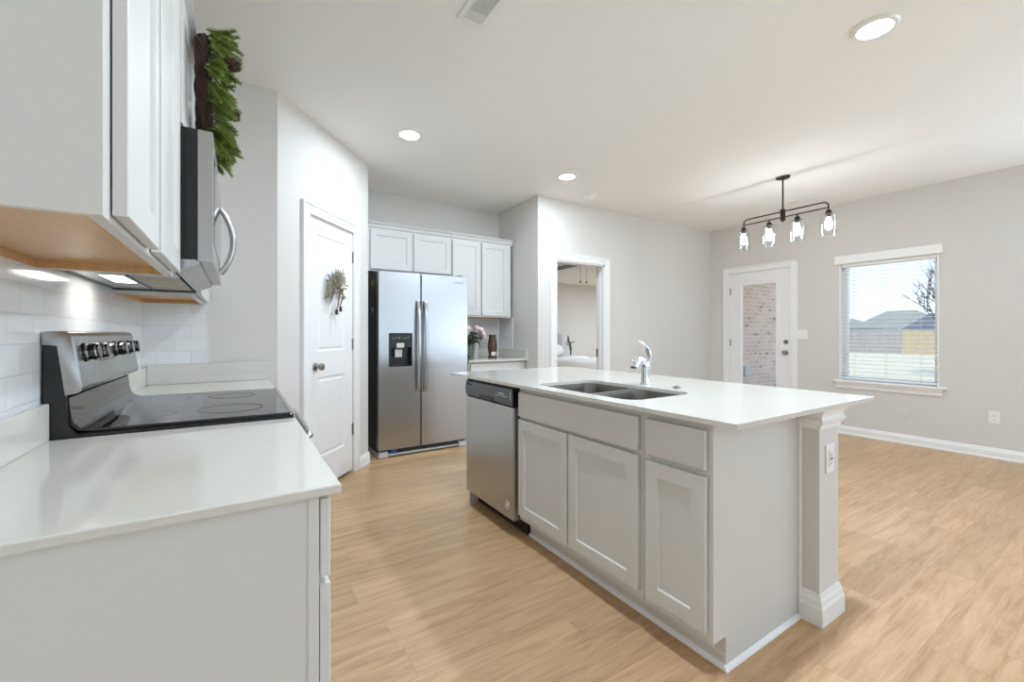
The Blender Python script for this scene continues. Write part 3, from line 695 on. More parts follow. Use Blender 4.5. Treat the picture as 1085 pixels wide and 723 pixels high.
# dishwasher
DY0, DY1 = 2.079, 2.699
dw = thing('dishwasher', 'stainless dishwasher with charcoal control panel at the far end of the island', 'dishwasher', (1.65, 2.39, 0))
MB().box(1.385, 1.96, DY0+.004, DY1-.004, .10, .876).build('tub', M['bronze'], dw)
MB().box(1.44, 1.46, DY0+.004, DY1-.002, .0, .10).build('kick_plate', M['black'], dw)
MB().box(1.344, 1.384, DY0+.006, DY1-.003, .100, .757, .006).build('dishwasher_door', M['steel'], dw)
mb = MB().prism([(1.384, .762), (1.384, .868), (1.352, .868), (1.344, .860), (1.338, .83), (1.337, .80), (1.342, .770), (1.35, .762)], DY0+.010, DY1-.003, 'y')
cp = mb.build('control_panel', M['darkpanel'], dw, smooth=True, ang=.5)
MB().box(1.337, 1.384, DY0+.006, DY0+.0099, .762, .868).box(1.372, 1.39, DY0+.004, DY1-.03, .868, .881).build('panel_edge', M['black'], dw)
MB().box(1.3365, 1.3445, 2.315, 2.495, .763, .797, .003).build('pocket_handle', M['black'], cp)
mb = MB()
for i in range(5): mb.box(1.3368, 1.3375, 2.15+i*.028, 2.166+i*.028, .812, .818)
mb.build('cycle_marks', M['lightgrey'], cp)
MB().box(1.3368, 1.3375, 2.11, 2.115, .800, .850).build('end_mark', M['lightgrey'], cp)
MB().box(1.3372, 1.3378, 2.18, 2.25, .826, .832).build('text_bar', M['lightgrey'], cp)
def logo_text(txt, size, T, name, m, parent, depth=.0006):
    cu = bpy.data.curves.new('txt', 'FONT'); cu.body = txt; cu.size = size; cu.extrude = depth; cu.align_x = 'CENTER'
    to = bpy.data.objects.new('txt', cu); COL.objects.link(to); bpy.context.view_layer.update()
    dg = bpy.context.evaluated_depsgraph_get(); me = bpy.data.meshes.new_from_object(to.evaluated_get(dg))
    bpy.data.objects.remove(to); me.name = name; me.materials.clear(); me.materials.append(m)
    me.transform(_loc[parent.name].inverted() @ T)
    o = bpy.data.objects.new(name, me); COL.objects.link(o); o.parent = parent; _loc[o.name] = _loc[parent.name].copy(); return o
RX = Matrix.Rotation(PI/2, 4, 'X')
logo_text('Whirlpool', .020, Matrix.Translation((1.3372, 2.64, .838)) @ Matrix.Rotation(-PI/2, 4, 'Z') @ RX, 'brand_lettering', M['black'], cp)
T_ = Matrix.Translation((1.3435, 2.155, .175)) @ Matrix.Rotation(-PI/2, 4, 'Y')
MB(T_).lathe([(.026, 0), (.026, .0006), (.022, .0006), (.022, 0)], (0, 0, 0), 'z', 28, closed=True).box(-.004, .004, -.012, .012, 0, .0006).box(-.012, -.006, -.006, .014, 0, .0006).box(.006, .012, -.012, .008, 0, .0006).build('round_sticker', M['white'], dw)['label'] = 'white round sticker'

# outlets and switch plates
def plate(name, label, cat, T, w, h, kind):
    p = T @ Vector((0, 0, 0)); t = thing(name, label, cat, p, T.to_euler().z)
    MB(T).box(-w/2, w/2, -.006, 0, -h/2, h/2, .003).build('cover_plate', M['white'], t)
    if kind == 'outlet':
        for s_ in (-1, 1):
            r_ = MB(T).box(-.017, .017, -.009, -.006, s_*.020-.014, s_*.020+.014, .003).build('receptacle', M['white'], t)
            MB(T).box(-.008, -.005, -.0094, -.009, s_*.020-.002, s_*.020+.008).box(.005, .008, -.0094, -.009, s_*.020-.002, s_*.020+.007).lathe([(.0025, -.0004), (.0025, 0)], (0, -.009, s_*.020-.007), 'y', 8).build('slots', M['dgrey'], r_)
    elif kind == 'gfci':
        MB(T).box(-.017, .017, -.009, -.006, -.034, .034, .002).build('receptacle', M['white'], t)
        MB(T).box(-.008, -.005, -.0095, -.009, .012, .022).box(.005, .008, -.0095, -.009, .012, .021).box(-.008, -.005, -.0095, -.009, -.024, -.014).box(.005, .008, -.0095, -.009, -.024, -.015).box(-.008, .008, -.011, -.009, -.005, .005).build('slots', M['grey'], t)
    else:
        for s_ in (-1, 1): MB(T).box(s_*.023-.016, s_*.023+.016, -.010, -.006, -.034, .034, .003).build('rocker_switch', M['white'], t)
    return t
plate('electrical_outlet', 'white outlet on the island post below its cap', 'outlet', TR(2.087, .800, .668), .074, .118, 'gfci')
plate('electrical_outlet', 'white wall outlet low on the right wall, right of the window', 'outlet', TR(XR, .972, .388, -PI/2), .074, .118, 'outlet')
plate('light_switch', 'white double light switch between the patio door and window', 'switch', TR(XR, 2.617, 1.178, -PI/2), .117, .118, 'switch')
o = MB().lathe([(.062, 0), (.062, -.004), (.055, -.006), (0, -.006)], (XR, 1.636, .338), 'x', 32).build('round_cover_plate', M['wall']); tag(o, 'round painted cover plate low on the wall under the window', 'cover plate')

# ------------------------------------------------------------------ back wall run
YC = 4.41                                   # front of the wall cabinets' face frames
c1 = cabinet('upper_cabinet', 'short white two-door wall cabinet above the refrigerator', TR(1.100, YC+.0), .908, YB-YC-.002, 1.825, 2.262,
        [('door', .022, .453, 1.845, 2.245), ('door', .474, .899, 1.845, 2.245)])
crown(TR(1.100, YC), .908, 2.258, parent=c1)
c2 = cabinet('upper_cabinet', 'tall white two-door wall cabinet right of the refrigerator above the vases', TR(2.010, YC), .787, YB-YC-.011, 1.380, 2.262,
        [('door', .012, .359, 1.400, 2.245), ('door', .383, .733, 1.400, 2.245)], bottom=True)
crown(TR(2.010, YC), .787, 2.258, ends=(0, .6), parent=c2)
cabinet('base_cabinet', 'white base cabinet right of the refrigerator under the vases', TR(2.085, 4.135), .735, YB-4.135-.002, 0, CB,
        [('drawer', .02, .66, .730, .862), ('door', .02, .335, .155, .70), ('door', .345, .66, .155, .70)], toe=.075)
t = thing('countertop', 'small white quartz worktop right of the refrigerator holding the vases', 'countertop', (2.45, 4.4, CB))
MB().box(2.072, XA-.001, 4.085, YB-.009, CB, CT+.002, .003).build('slab', M['quartz'], t)
upstand(t, 2.072, XA-.02, YB-.028, YB-.009, CT+.002, CT+.105); upstand(t, XA-.020, XA-.001, 4.09, YB-.009, CT+.002, CT+.105)
sbox('trim_9', M['tile_x'], 2.06, XA-.008, YB-.008, YB, CT, 1.385, label='white subway tile behind the vases')
sbox('trim_10', M['tile'], XA-.008, XA, YC, YB, CT+.1, 1.385, label='white subway tile beside the vases')

# refrigerator
FY = 4.080
fg = thing('refrigerator', 'stainless side-by-side refrigerator with ice and water dispenser', 'refrigerator', (1.585, 4.4, 0))
MB().box(1.122, 2.006, FY+.078, 4.715, .045, 1.775, .004).build('refrigerator_case', M['fridgeside'], fg)
def fdoor(x0, x1, hole=None):
    mb = MB(); outer = rr(x0, x1, .078, 1.786, .012, 4)
    mb.plate(outer, [hole] if hole else [], FY+.004, FY+.004001, 'y')
    A = rr(x0+.004, x1-.004, .082, 1.782, .010, 4)
    mb.bm.clear()
    if hole:
        mb.plate(A, [hole], FY, FY+.0001, 'y')
        mb.loft([[(p[0], FY, p[1]) for p in hole], [(p[0], FY+.05, p[1]) for p in hole]])
    else: mb.plate(A, [], FY, FY+.0001, 'y')
    mb.loft([[(p[0], FY, p[1]) for p in A], [(p[0], FY+.005, p[1]) for p in outer], [(p[0], FY+.07, p[1]) for p in outer]], cap1=not hole)
    if hole: mb.plate(outer, [hole], FY+.068, FY+.07, 'y')
    return mb
dh = rr(1.214, 1.446, .871, 1.195, .010, 4)
fl = fdoor(1.116, 1.531, dh).build('freezer_door', M['fsteel'], fg)
fr2 = fdoor(1.541, 2.050).build('refrigerator_door', M['fsteel'], fg)
MB().box(1.531, 1.541, FY+.03, FY+.078, .09, 1.77).build('door_gap', M['black'], fg)
dp = MB().plate(dh, [rr(1.228, 1.432, .885, 1.060, .012, 4)], FY-.003, FY+.003, 'y').box(1.220, 1.440, FY+.055, FY+.060, .877, 1.190).box(1.228, 1.432, FY+.003, FY+.055, 1.060, 1.19).box(1.214, 1.228, FY+.003, FY+.055, .872, 1.06).box(1.432, 1.446, FY+.003, FY+.055, .872, 1.06).box(1.228, 1.432, FY+.003, FY+.055, .872, .885).build('dispenser', M['black'], fl)
MB().box(1.285, 1.360, FY-.014, FY-.003, 1.052, 1.098, .004).build('dispenser_button', M['lightgrey'], fl)
MB().prism([(FY+.006, 1.030), (FY+.03, 1.045), (FY+.045, .965), (FY+.012, .962)], 1.278, 1.345, 'x').build('dispenser_paddle', M['lightgrey'], fl)
mb = MB()
for i in range(6): mb.box(1.252+i*.029, 1.262+i*.029, FY-.0038, FY-.003, 1.135+(i % 2)*.006, 1.150+(i % 3)*.006)
mb.build('dispenser_icons', M['grey'], fl)
MB().box(1.245, 1.31, FY-.0038, FY-.003, .878, .881).build('drip_mark', M['grey'], fl)
for x, nm, par in ((1.502, 'handle', fl), (1.575, 'handle', fr2)):
    L = []
    for i in range(17):
        a = i/16; z = .612+.903*a; y = FY-.012-.046*math.sin(PI*a)**.45
        L.append([(x+dx, y+dy, z) for dx, dy in ((-.015, .012), (-.016, -.004), (-.009, -.010), (.009, -.010), (.016, -.004), (.015, .012))])
    mb = MB().loft(L, cap0=True, cap1=True); mb.box(x-.012, x+.012, FY-.022, FY+.001, .615, .65, .003).box(x-.012, x+.012, FY-.022, FY+.001, 1.477, 1.512, .003)
    mb.build(nm, M['fsteel'], par, smooth=True, ang=.7)
logo_text('Whirlpool', .026, Matrix.Translation((1.945, FY-.0003, 1.712)) @ RX, 'brand_lettering', M['grey'], fr2)
MB().box(1.125, 2.04, FY+.05, FY+.075, .028, .072).build('base_grille', M['dgrey'], fg)
MB().box(1.22, 1.96, FY+.030, FY+.05, .012, .030, .002).build('toe_rail', M['lightgrey'], fg)
for xa in (1.124, 1.955): MB().box(xa, xa+.09, FY+.014, FY+.07, .004, .058, .006).build('roller_cover', M['lightgrey'], fg)
MB().box(1.245, 1.30, FY+.035, FY+.05, .032, .068, .003).build('blue_tape', M['blue'], fg)['label'] = 'blue tape on the base grille'

for xa in (1.124, 1.978): MB().box(xa, xa+.026, FY+.08, 4.70, 0, .045).build('foot_rail', M['lightgrey'], fg)
MB().box(1.1205, 1.122, 4.30, 4.335, 1.66, 1.72).build('yellow_sticker', M['label'], fg)['label'] = 'small yellow sticker'
MB().box(1.1205, 1.122, 4.30, 4.335, 1.60, 1.655).build('black_sticker', M['black'], fg)['label'] = 'small black sticker'
MB().box(1.1205, 1.122, 4.29, 4.34, 1.40, 1.45).build('white_sticker', M['lightgrey'], fg)['label'] = 'small white sticker'
for xa in (1.17, 1.95): MB().box(xa, xa+.05, FY+.02, FY+.12, 1.786, 1.80, .003).build('hinge_cover', M['grey'], fg)

# vases
def petal_ball(mb, c, r):
    for k, (nn, el, rad) in enumerate(((5, -.1, 1.0), (6, .45, .86), (6, .8, .62), (4, 1.2, .36))):
        for i in range(nn):
            a = 2*PI*i/nn+k*.5; d = Vector((math.cos(a)*math.cos(el), math.sin(a)*math.cos(el), math.sin(el)))
            R = d.to_track_quat('Z', 'Y').to_matrix()
            mb.ball(Vector(c)+d*r*rad*.55, r*.48, (1, 1, .42), 6, R)
def leafmb(mb, base, d, L, wd, up=Vector((0, 0, 1))):
    d = d.normalized(); s = d.cross(up); s = s.normalized() if s.length > .05 else Vector((1, 0, 0)); u = s.cross(d)
    b = Vector(base)
    pts = [(0, 0), (.25, .8), (.55, 1), (.85, .5), (1, 0)]
    c = [mb.v(b+d*L*t-u*L*.12*math.sin(PI*t)*0 + u*(-.18*L*t*t)) for t, w_ in pts]
    l = [mb.v(b+d*L*t+s*wd*w_+u*(-.18*L*t*t+.15*wd*w_)) for t, w_ in pts[1:4]]; r = [mb.v(b+d*L*t-s*wd*w_+u*(-.18*L*t*t+.15*wd*w_)) for t, w_ in pts[1:4]]
    for S in (l, r):
        mb.face([c[0], S[0], c[1]]); mb.face([c[1], S[0], S[1], c[2]]); mb.face([c[2], S[1], S[2], c[3]]); mb.face([c[3], S[2], c[4]])
vx, vy = 2.20, 4.40; zt_ = CT+.002
gv = thing('glass_vase', 'clear tapered glass vase with crossed stems, right of the refrigerator', 'vase', (vx, vy, zt_))
MB().lathe([(.050, .001), (.060, .03), (.042, .11), (.040, .14), (.055, .20), (.052, .20), (.037, .14), (.039, .11), (.056, .03), (.046, .008), (0, .008)], (vx, vy, zt_), 'z', 28).build('glass_body', M['water'], gv)
bq = thing('rose_bouquet', 'pink roses with dark green leaves standing in the glass vase', 'flowers', (vx, vy, zt_+.01))
heads = [(-.005, -.03, .345), (.055, -.05, .31), (.115, -.02, .352), (.155, -.05, .330), (.185, -.04, .285), (.215, .0, .255), (.03, .05, .35), (-.07, -.02, .30), (-.04, .06, .33)]
mb = MB()
for i, hd in enumerate(heads):
    a = 2.4*i; b0 = Vector((vx+.035*math.cos(a), vy+.035*math.sin(a), zt_+.012)); b1 = Vector((vx-.02*math.cos(a), vy-.02*math.sin(a), zt_+.14)); b2 = Vector((vx+hd[0], vy+hd[1], zt_+hd[2]))
    mid = b1.lerp(b2, .5)+Vector((0, 0, .03)); mb.tube([b0, b1, mid, b2], .003, 6)
mb.build('stems', M['stem'], bq)
for i, hd in enumerate(heads):
    if i == 1: continue
    mb = MB(); petal_ball(mb, (vx+hd[0], vy+hd[1], zt_+hd[2]),   .047 if i else .050); mb.build('rose_head', M['petal'], bq)
mb = MB()
for i in range(150):
    a = random.uniform(0, 2*PI); q = random.uniform(.02, .13); zz_ = random.uniform(.17, .31)
    b = Vector((vx+.05+q*math.cos(a)*1.15, vy+q*.8*math.sin(a), zt_+zz_)); d = Vector((math.cos(a), math.sin(a), random.uniform(-.5, .6)))
    leafmb(mb, b, d, random.uniform(.05, .08), random.uniform(.014, .022))
mb.build('leaves', M['leaf'], bq)['kind'] = 'stuff'
o = MB().lathe([(.034, 0), (.038, .004), (.037, .10), (.042, .17), (.046, .215), (.042, .215), (.034, .17), (.033, .01), (0, .01)], (2.392, 4.57, zt_), 'z', 28).build('vase', M['ceramic']); tag(recenter(o), 'plain white ceramic vase between the glass vase and brown vase', 'vase')
bv = thing('vase', 'tall brown mottled vase with a cream emblem, rightmost on the small worktop', 'vase', (2.56, 4.44, zt_))
MB().lathe([(.055, 0), (.058, .012), (.045, .022), (.043, .04), (.054, .09), (.057, .14), (.050, .20), (.040, .245), (.048, .275), (.044, .275), (.036, .245), (.04, .2), (0, .05)], (2.56, 4.44, zt_), 'z', 28).build('vase_body', M['brownvase'], bv)
MB().ball((2.545, 4.392, zt_+.045), .03, (1.1, .35, .8), 8).ball((2.530, 4.388, zt_+.06), .014, (1, .5, 1), 6).ball((2.562, 4.388, zt_+.06), .014, (1, .5, 1), 6).build('shell_emblem', M['petal'], bv)['label'] = 'cream shell ornament'

# ------------------------------------------------------------------ ceiling fittings
def can(x, y, label):
    t = thing('recessed_light', label, 'ceiling light', (x, y, H-.012), group='recessed ceiling lights')
    MB().lathe([(.098, .012), (.098, .008), (.090, .001), (.074, 0), (.074, .004), (.0745, .012)], (x, y, H-.012), 'z', 40, closed=True).build('trim_ring', M['white'], t)
    MB().lathe([(.0735, .0), (.0735, .005), (.0, .005)], (x, y, H-.010), 'z', 40).build('diffuser', M['lens'], t)
    return t
c0 = can(1.127, 3.243, 'round recessed ceiling light nearest the refrigerator')
cans = [(1.127, 3.243)]
for x, y, lb in ((2.734, 3.270, 'round recessed ceiling light beside the smoke detector'), (2.724, .844, 'round recessed ceiling light at the upper right, largest in view'),
                 (1.127, .844, 'round recessed ceiling light above the island end nearest the camera'),
                 (.9, -2.2, 'round recessed ceiling light in the living room, left row'), (3.0, -2.2, 'round recessed ceiling light in the living room, middle row'), (5.0, -2.2, 'round recessed ceiling light in the living room, right row')):  # living room lights are added behind the view for bounce light
    clone(c0, (x, y, H-.012), lb); cans.append((x, y))
for x, y in cans:
    ld = bpy.data.lights.new('can_lamp', 'AREA'); ld.shape = 'DISK'; ld.size = .14; ld.energy = {1.127: 7, 2.734: 8, 2.724: CAN_WATTS}[x] if y > 1 or 2.7 < x < 2.8 else (13 if y > 0 else 2); ld.color = (.72, .865, 1)
    lo = bpy.data.objects.new('can_lamp', ld); COL.objects.link(lo); lo.location = (x, y, H-.016)
sm_ = thing('smoke_detector', 'white smoke detector on the ceiling above the bedroom doorway', 'smoke detector', (3.335, 3.586, H-.045))
MB().lathe([(.070, .045), (.070, .030), (.066, .026), (.060, .022), (.052, .004), (.046, 0), (0, 0)], (3.335, 3.586, H-.045), 'z', 32).build('detector_housing', M['white'], sm_)
MB().lathe([(.020, -.004), (.020, .001), (0, -.004)][:2], (3.335, 3.586, H-.045), 'z', 16).build('test_button', M['white'], sm_)
def ceiling_vent(x0, x1, y0, y1, label):
    t = thing('ceiling_vent', label, 'vent', ((x0+x1)/2, (y0+y1)/2, H-.010))
    MB().plate([(x0, y0), (x1, y0), (x1, y1), (x0, y1)], [[(x0+.025, y0+.025), (x1-.025, y0+.025), (x1-.025, y1-.025), (x0+.025, y1-.025)]], H-.010, H-.001).build('vent_frame', M['white'], t)
    mb = MB(); ym_ = y1-.025-.055
    n = 9
    for i in range(n):
        x = x0+.03+(x1-x0-.06)*i/(n-1); mb.prism([(x-.004, H-.001), (x-.002, H-.001), (x+.004, H-.012), (x+.002, H-.012)], y0+.024, ym_-.003, 'y')
    for i in range(5):
        y = ym_+.004+.047*i/4; mb.prism([(y-.003, H-.001), (y-.001, H-.001), (y+.003, H-.012), (y+.001, H-.012)], x0+.024, x1-.024, 'x')
    mb.box(x0+.024, x1-.024, ym_-.004, ym_, H-.011, H-.001)
    mb.build('louvres', M['white'], t)
    MB().box(x0+.024, x1-.024, y0+.024, y1-.024, H-.0018, H-.001).build('duct_opening', M['grey'], t)
ceiling_vent(.904, 1.050, 1.56, 1.915, 'white louvred ceiling vent at the top edge, above the island')
ceiling_vent(5.45, 5.60, 2.20, 2.52, 'white ceiling vent beyond the chandelier near the window wall')

# ------------------------------------------------------------------ chandelier
CX, CY = 4.537, 2.133
ch = thing('chandelier', 'dark bronze linear four-light chandelier with clear glass shades', 'chandelier', (CX, CY, H))
MB().lathe([(.062, 0), (.062, -.016), (.056, -.022), (.012, -.024), (.009, -.04), (0, -.04)], (CX, CY, H), 'z', 32).build('canopy', M['iron'], ch)
MB().lathe([(.0075, 2.42), (.0075, H-.02)], (CX, CY, 0), 'z', 14).build('stem', M['iron'], ch)
MB().lathe([(.012, 2.295), (.012, 2.305), (.023, 2.308), (.023, 2.345), (.020, 2.35), (.020, 2.355), (.023, 2.36), (.023, 2.415), (.014, 2.42)], (CX, CY, 0), 'z', 24).build('hub', M['iron'], ch)
ZL, ZH = 2.340, 2.395; ya, yb = 1.743, 2.522
arc = [(CX, yb-.045+.045*math.sin(a), ZH-.045+.045*math.cos(a)) for a in [PI/2*i/6 for i in range(7)]]
arc2 = [(CX, ya+.045-.045*math.sin(a), ZH-.045+.045*math.cos(a)) for a in [PI/2*(6-i)/6 for i in range(7)]]
MB().tube([(CX, ya, ZL-.03)]+arc2+arc+[(CX, yb, ZL-.03)], .0065, 12).build('upper_bar', M['iron'], ch)
MB().tube([(CX, ya, ZL), (CX, yb, ZL)], .0055, 12).build('lower_bar', M['iron'], ch)
for y in (1.743, 2.003, 2.262, 2.522):
    sh_ = MB().lathe([(.030, 2.285), (.056, 2.281), (.060, 2.272), (.057, 2.070), (.0545, 2.070), (.0575, 2.270), (.054, 2.278), (.030, 2.282)], (CX, y, 0), 'z', 32, closed=True).build('glass_shade', M['glass'], ch)
    MB().lathe([(.007, 2.34), (.007, 2.318), (.022, 2.314), (.022, 2.288), (.030, 2.286), (.030, 2.280), (.018, 2.278), (.018, 2.250), (0, 2.250)], (CX, y, 0), 'z', 20).build('socket', M['iron'], sh_)
    MB().lathe([(.013, 2.252), (.014, 2.238), (.024, 2.215), (.030, 2.188), (.027, 2.165), (.016, 2.148), (0, 2.143)], (CX, y, 0), 'z', 20).build('bulb', M['bulb'], sh_)

# ------------------------------------------------------------------ pine wreath on the short upper cabinet
WXc, WYc, WZc, WR = -.106, 2.035, 2.10, .200
wr = thing('pine_wreath', 'green pine wreath on a brown twig ring above the microwave', 'wreath', (WXc, WYc, WZc-WR))
def wp(a, r, x): return Vector((WXc+x, WYc+r*math.cos(a), WZc+r*math.sin(a)))
mb = MB()
for k in range(16):
    ph = 2*PI*k/16; ro = .009+.009*((k*7) % 5)/5; pts = []
    for i in range(49):
        a = 2*PI*i/48; tw = ph+3*a+.4*math.sin(5*a+k)
        pts.append(wp(a, WR-.005+ro*math.cos(tw)*1.1, -.002+ro*math.sin(tw)))
    mb.tube(pts, .0055, 6, cap=False)
mb.build('twig_ring', M['bark'], wr)
mb = MB(); rnd = random.Random(3)
def sprig(mb, base, d, L, rad):
    d = d.normalized(); side = d.cross(Vector((.3, .2, .9))).normalized(); up = side.cross(d)
    N = int(L*1300); 
    for i in range(N):
        t = (i+.5)/N; c = base+d*L*t+Vector((0, 0, -.012*t*t)); a = i*2.399
        rr_ = rad*(1.0-.35*t)*(.8+.4*rnd.random()); o_ = (side*math.cos(a)+up*math.sin(a))*rr_+d*rr_*1.0
        s2 = o_.cross(d).normalized()*.0017
        tip = c+o_; m2 = c+o_*.5
        v0, v1, v2, v3 = mb.v(c), mb.v(m2+s2), mb.v(tip), mb.v(m2-s2); mb.face([v0, v1, v2, v3])
    # stem
    mb.tube([base, base+d*L*.5+Vector((0, 0, -.003)), base+d*L*.98+Vector((0, 0, -.012))], .003, 5)
for i in range(230):
    a = rnd.uniform(0, 2*PI); lay = rnd.random()
    b = wp(a, WR+rnd.uniform(-.04, .04), .006+.045*lay)
    rad = Vector((0, math.cos(a), math.sin(a))); tan = Vector((0, -math.sin(a), math.cos(a)))
    d = rad*rnd.uniform(-.6, .8)+tan*rnd.uniform(-.3, .9)+Vector((rnd.uniform(.35, 1.3), 0, 0))
    sprig(mb, b, d, rnd.uniform(.045, .075), rnd.uniform(.014, .018))
mb.sm = False; mb.build('pine_foliage', M['pine'], wr)['kind'] = 'stuff'
for a, x in ((2.9, .088), (.2, .088)):
    mb = MB(); c = wp(a, WR+.01, x)
    for r_i in range(6):
        for j in range(7):
            q = 2*PI*j/7+r_i*.45; h_ = -.018+r_i*.008; rr_ = .015*math.sin(PI*(r_i+1)/7.5)+.004
            mb.ball(c+Vector((h_, rr_*math.cos(q), rr_*math.sin(q))), .006, (1, 1, .8), 5)
    mb.ball(c, .011, (1.4, 1, 1), 8)
    mb.build('pine_cone', M['cone'], wr)

# ------------------------------------------------------------------ small sage wreath on the pantry door
swt = thing('door_wreath', 'small sage leaf spray with brown ribbon on the pantry door', 'wreath', TP @ Vector((.64, -.012, 1.32)), PANG)
rnd = random.Random(11); mb = MB(TP); cw = Vector((.645, -.014, 1.545))
for i in range(85):
    a = rnd.uniform(-.9, PI+.9); r0 = rnd.uniform(.01, .10)
    b = cw+Vector((r0*math.cos(a), -rnd.uniform(.0, .022), r0*math.sin(a)))
    d = Vector((math.cos(a+rnd.uniform(-.5, .5)), rnd.uniform(-.35, .05), math.sin(a+rnd.uniform(-.5, .5))+.15))
    leafmb(mb, b, d, rnd.uniform(.045, .075), rnd.uniform(.0045, .008), Vector((0, -1, 0)))
for i in range(9):
    a = PI*.5+(-.9+.2*i) if i < 6 else PI*1.0+(i-6)*.35
    L_ = .13 if i != 2 else .16; e_ = cw+Vector((L_*math.cos(a), -.02, L_*math.sin(a)))
    mb.tube([cw, cw.lerp(e_, .5)+Vector((0, -.012, 0)), e_], .0018, 5)
    for k in range(8):
        p = cw.lerp(e_, .3+.09*k); s_ = 1 if k % 2 else -1
        leafmb(mb, p+Vector((0, -.006, 0)), Vector((math.cos(a+s_*.6), -.15, math.sin(a+s_*.6))), .042, .007, Vector((0, -1, 0)))
mb.build('sage_leaves', M['sage'], swt)['kind'] = 'stuff'
mb = MB(TP)
for (x0_, x1_, zb_) in ((-.012, -.022, -.165), (.022, .036, -.145)):
    L = []
    for i in range(9):
        t = i/8; x = cw.x+x0_+(x1_-x0_)*t+.006*math.sin(6*t); z = cw.z-.005+zb_*t; wv = .010+.004*math.sin(5*t); y = -.070+.030*t+.006*math.sin(7*t+x0_*50)
        L.append([(x-wv, y, z), (x, y-.006, z), (x+wv, y, z), (x, y+.001, z)])
    mb.loft(L, cap0=True, cap1=True)
rb = mb.build('ribbon_tails', M['ribbon'], swt, smooth=True)
mb = MB(TP)
for x, z in ((-.022, -.195), (.036, -.168)): mb.prism([(cw.x+x-.014, cw.z+z-.012), (cw.x+x+.014, cw.z+z-.012), (cw.x+x+.009, cw.z+z+.028), (cw.x+x-.009, cw.z+z+.028)], -.046, -.034, 'y')
mb.build('ribbon_ends', M['ribbon2'], rb)
mb = MB(TP); mb.ball(cw+Vector((.020, -.052, .012)), .011, (1.2, .5, 1.2), 8).ball(cw+Vector((.002, -.052, .004)), .009, (1.2, .5, 1), 8).ball(cw+Vector((.010, -.062, -.045)), .006, (.8, .5, 3.4), 8); mb.build('cream_bow', M['cream'], swt)

# ------------------------------------------------------------------ bedroom
bd = thing('bed', 'white dressed bed with grey headboard, seen through the bedroom doorway', 'bed', (5.75, 7.2, 0))
MB().box(4.78, 6.70, 6.15, 8.22, .16, .34, .03).build('bed_base', M['headboard'], bd)
MB().box(4.76, 6.72, 6.12, 8.22, .34, .60, .06, 4).build('mattress', M['linen'], bd, smooth=True)
mb = MB(); L = []
NX, NY = 40, 40
def duvet(i, j):
    u, v_ = i/NX, j/NY; x = 4.70+2.08*u; y = 6.02+1.75*v_
    z = .66+.012*math.sin(9*u+3*v_)+.014*math.sin(14*v_-4*u)+.03*math.exp(-((v_-.62-.25*(u-.5))/.06)**2)
    ex = min(u, 1-u)*2.08; ey = v_*1.75
    if ex < .08: z -= (.08-ex)*4.2
    if ey < .10: z -= (.10-ey)*3.6
    return (x, y, z)
g = [[mb.v(duvet(i, j)) for j in range(NY+1)] for i in range(NX+1)]
for i in range(NX):
    for j in range(NY): mb.face([g[i][j], g[i+1][j], g[i+1][j+1], g[i][j+1]])
o = mb.build('duvet', M['linen'], bd, smooth=True); md = o.modifiers.new('thickness', 'SOLIDIFY'); md.thickness = .03; md.offset = -1
L = []
mb = MB(); pl = []
for i in range(13):
    a = PI*i/12; pl.append((5.74-.985*math.cos(a)*1.0, 1.10+.16*math.sin(a)**.5))
mb.prism([(4.755, .1)]+pl+[(6.725, .1)], 8.23, 8.33, 'y', .015); mb.build('headboard', M['headboard'], bd, smooth=True, ang=.5)
def pillow(x, y, z, label):
    o = MB().ball((0, 0, .10), .33, (1.0, .34, .50), 12, Matrix.Rotation(-.35, 3, 'X')).build('pillow', M['linen']); o.location = (x, y, z+.05)
    tag(o, label, 'pillow', 'bed pillows')
pillow(6.22, 7.98, .66, 'white pillow against the headboard on the doorway side of the bed')
pillow(5.45, 7.98, .66, 'white pillow against the headboard on the far-left side of the bed')
ns = thing('nightstand', 'low white nightstand beyond the bed in the bedroom', 'nightstand', (7.0, 8.1, 0))
MB().box(6.78, 7.22, 7.90, 8.32, .10, .62, .006).build('nightstand_body', M['cab'], ns)
for (x, y) in ((6.8, 7.93), (7.17, 7.93), (6.8, 8.27), (7.17, 8.27)): MB().box(x, x+.03, y, y+.03, 0, .10).build('leg', M['cab'], ns)
MB().box(6.80, 7.20, 7.885, 7.90, .38, .60, .003).build('drawer', M['cab'], ns)
fgx, fgy, fgz = 6.86, 8.10, .62
og = thing('figurine', 'tall thin grey dancer-like ornament on the bedroom nightstand', 'ornament', (fgx, fgy, fgz))
mb = MB().lathe([(.05, 0), (.05, .015), (.012, .02)], (fgx, fgy, fgz), 'z', 16)
mb.tube([(fgx+.02, fgy, fgz+.015), (fgx+.035, fgy, fgz+.12), (fgx+.02, fgy, fgz+.22), (fgx-.0, fgy, fgz+.33), (fgx-.05, fgy, fgz+.40), (fgx-.06, fgy, fgz+.52)], [.012, .02, .034, .03, .03, .012], 10)
mb.tube([(fgx-.01, fgy, fgz+.32), (fgx+.07, fgy, fgz+.36), (fgx+.16, fgy, fgz+.37)], [.02, .016, .009], 8).tube([(fgx-.02, fgy, fgz+.32), (fgx-.09, fgy, fgz+.30), (fgx-.12, fgy, fgz+.38)], [.018, .014, .008], 8)
mb.build('ornament_body', M['pewter'], og)
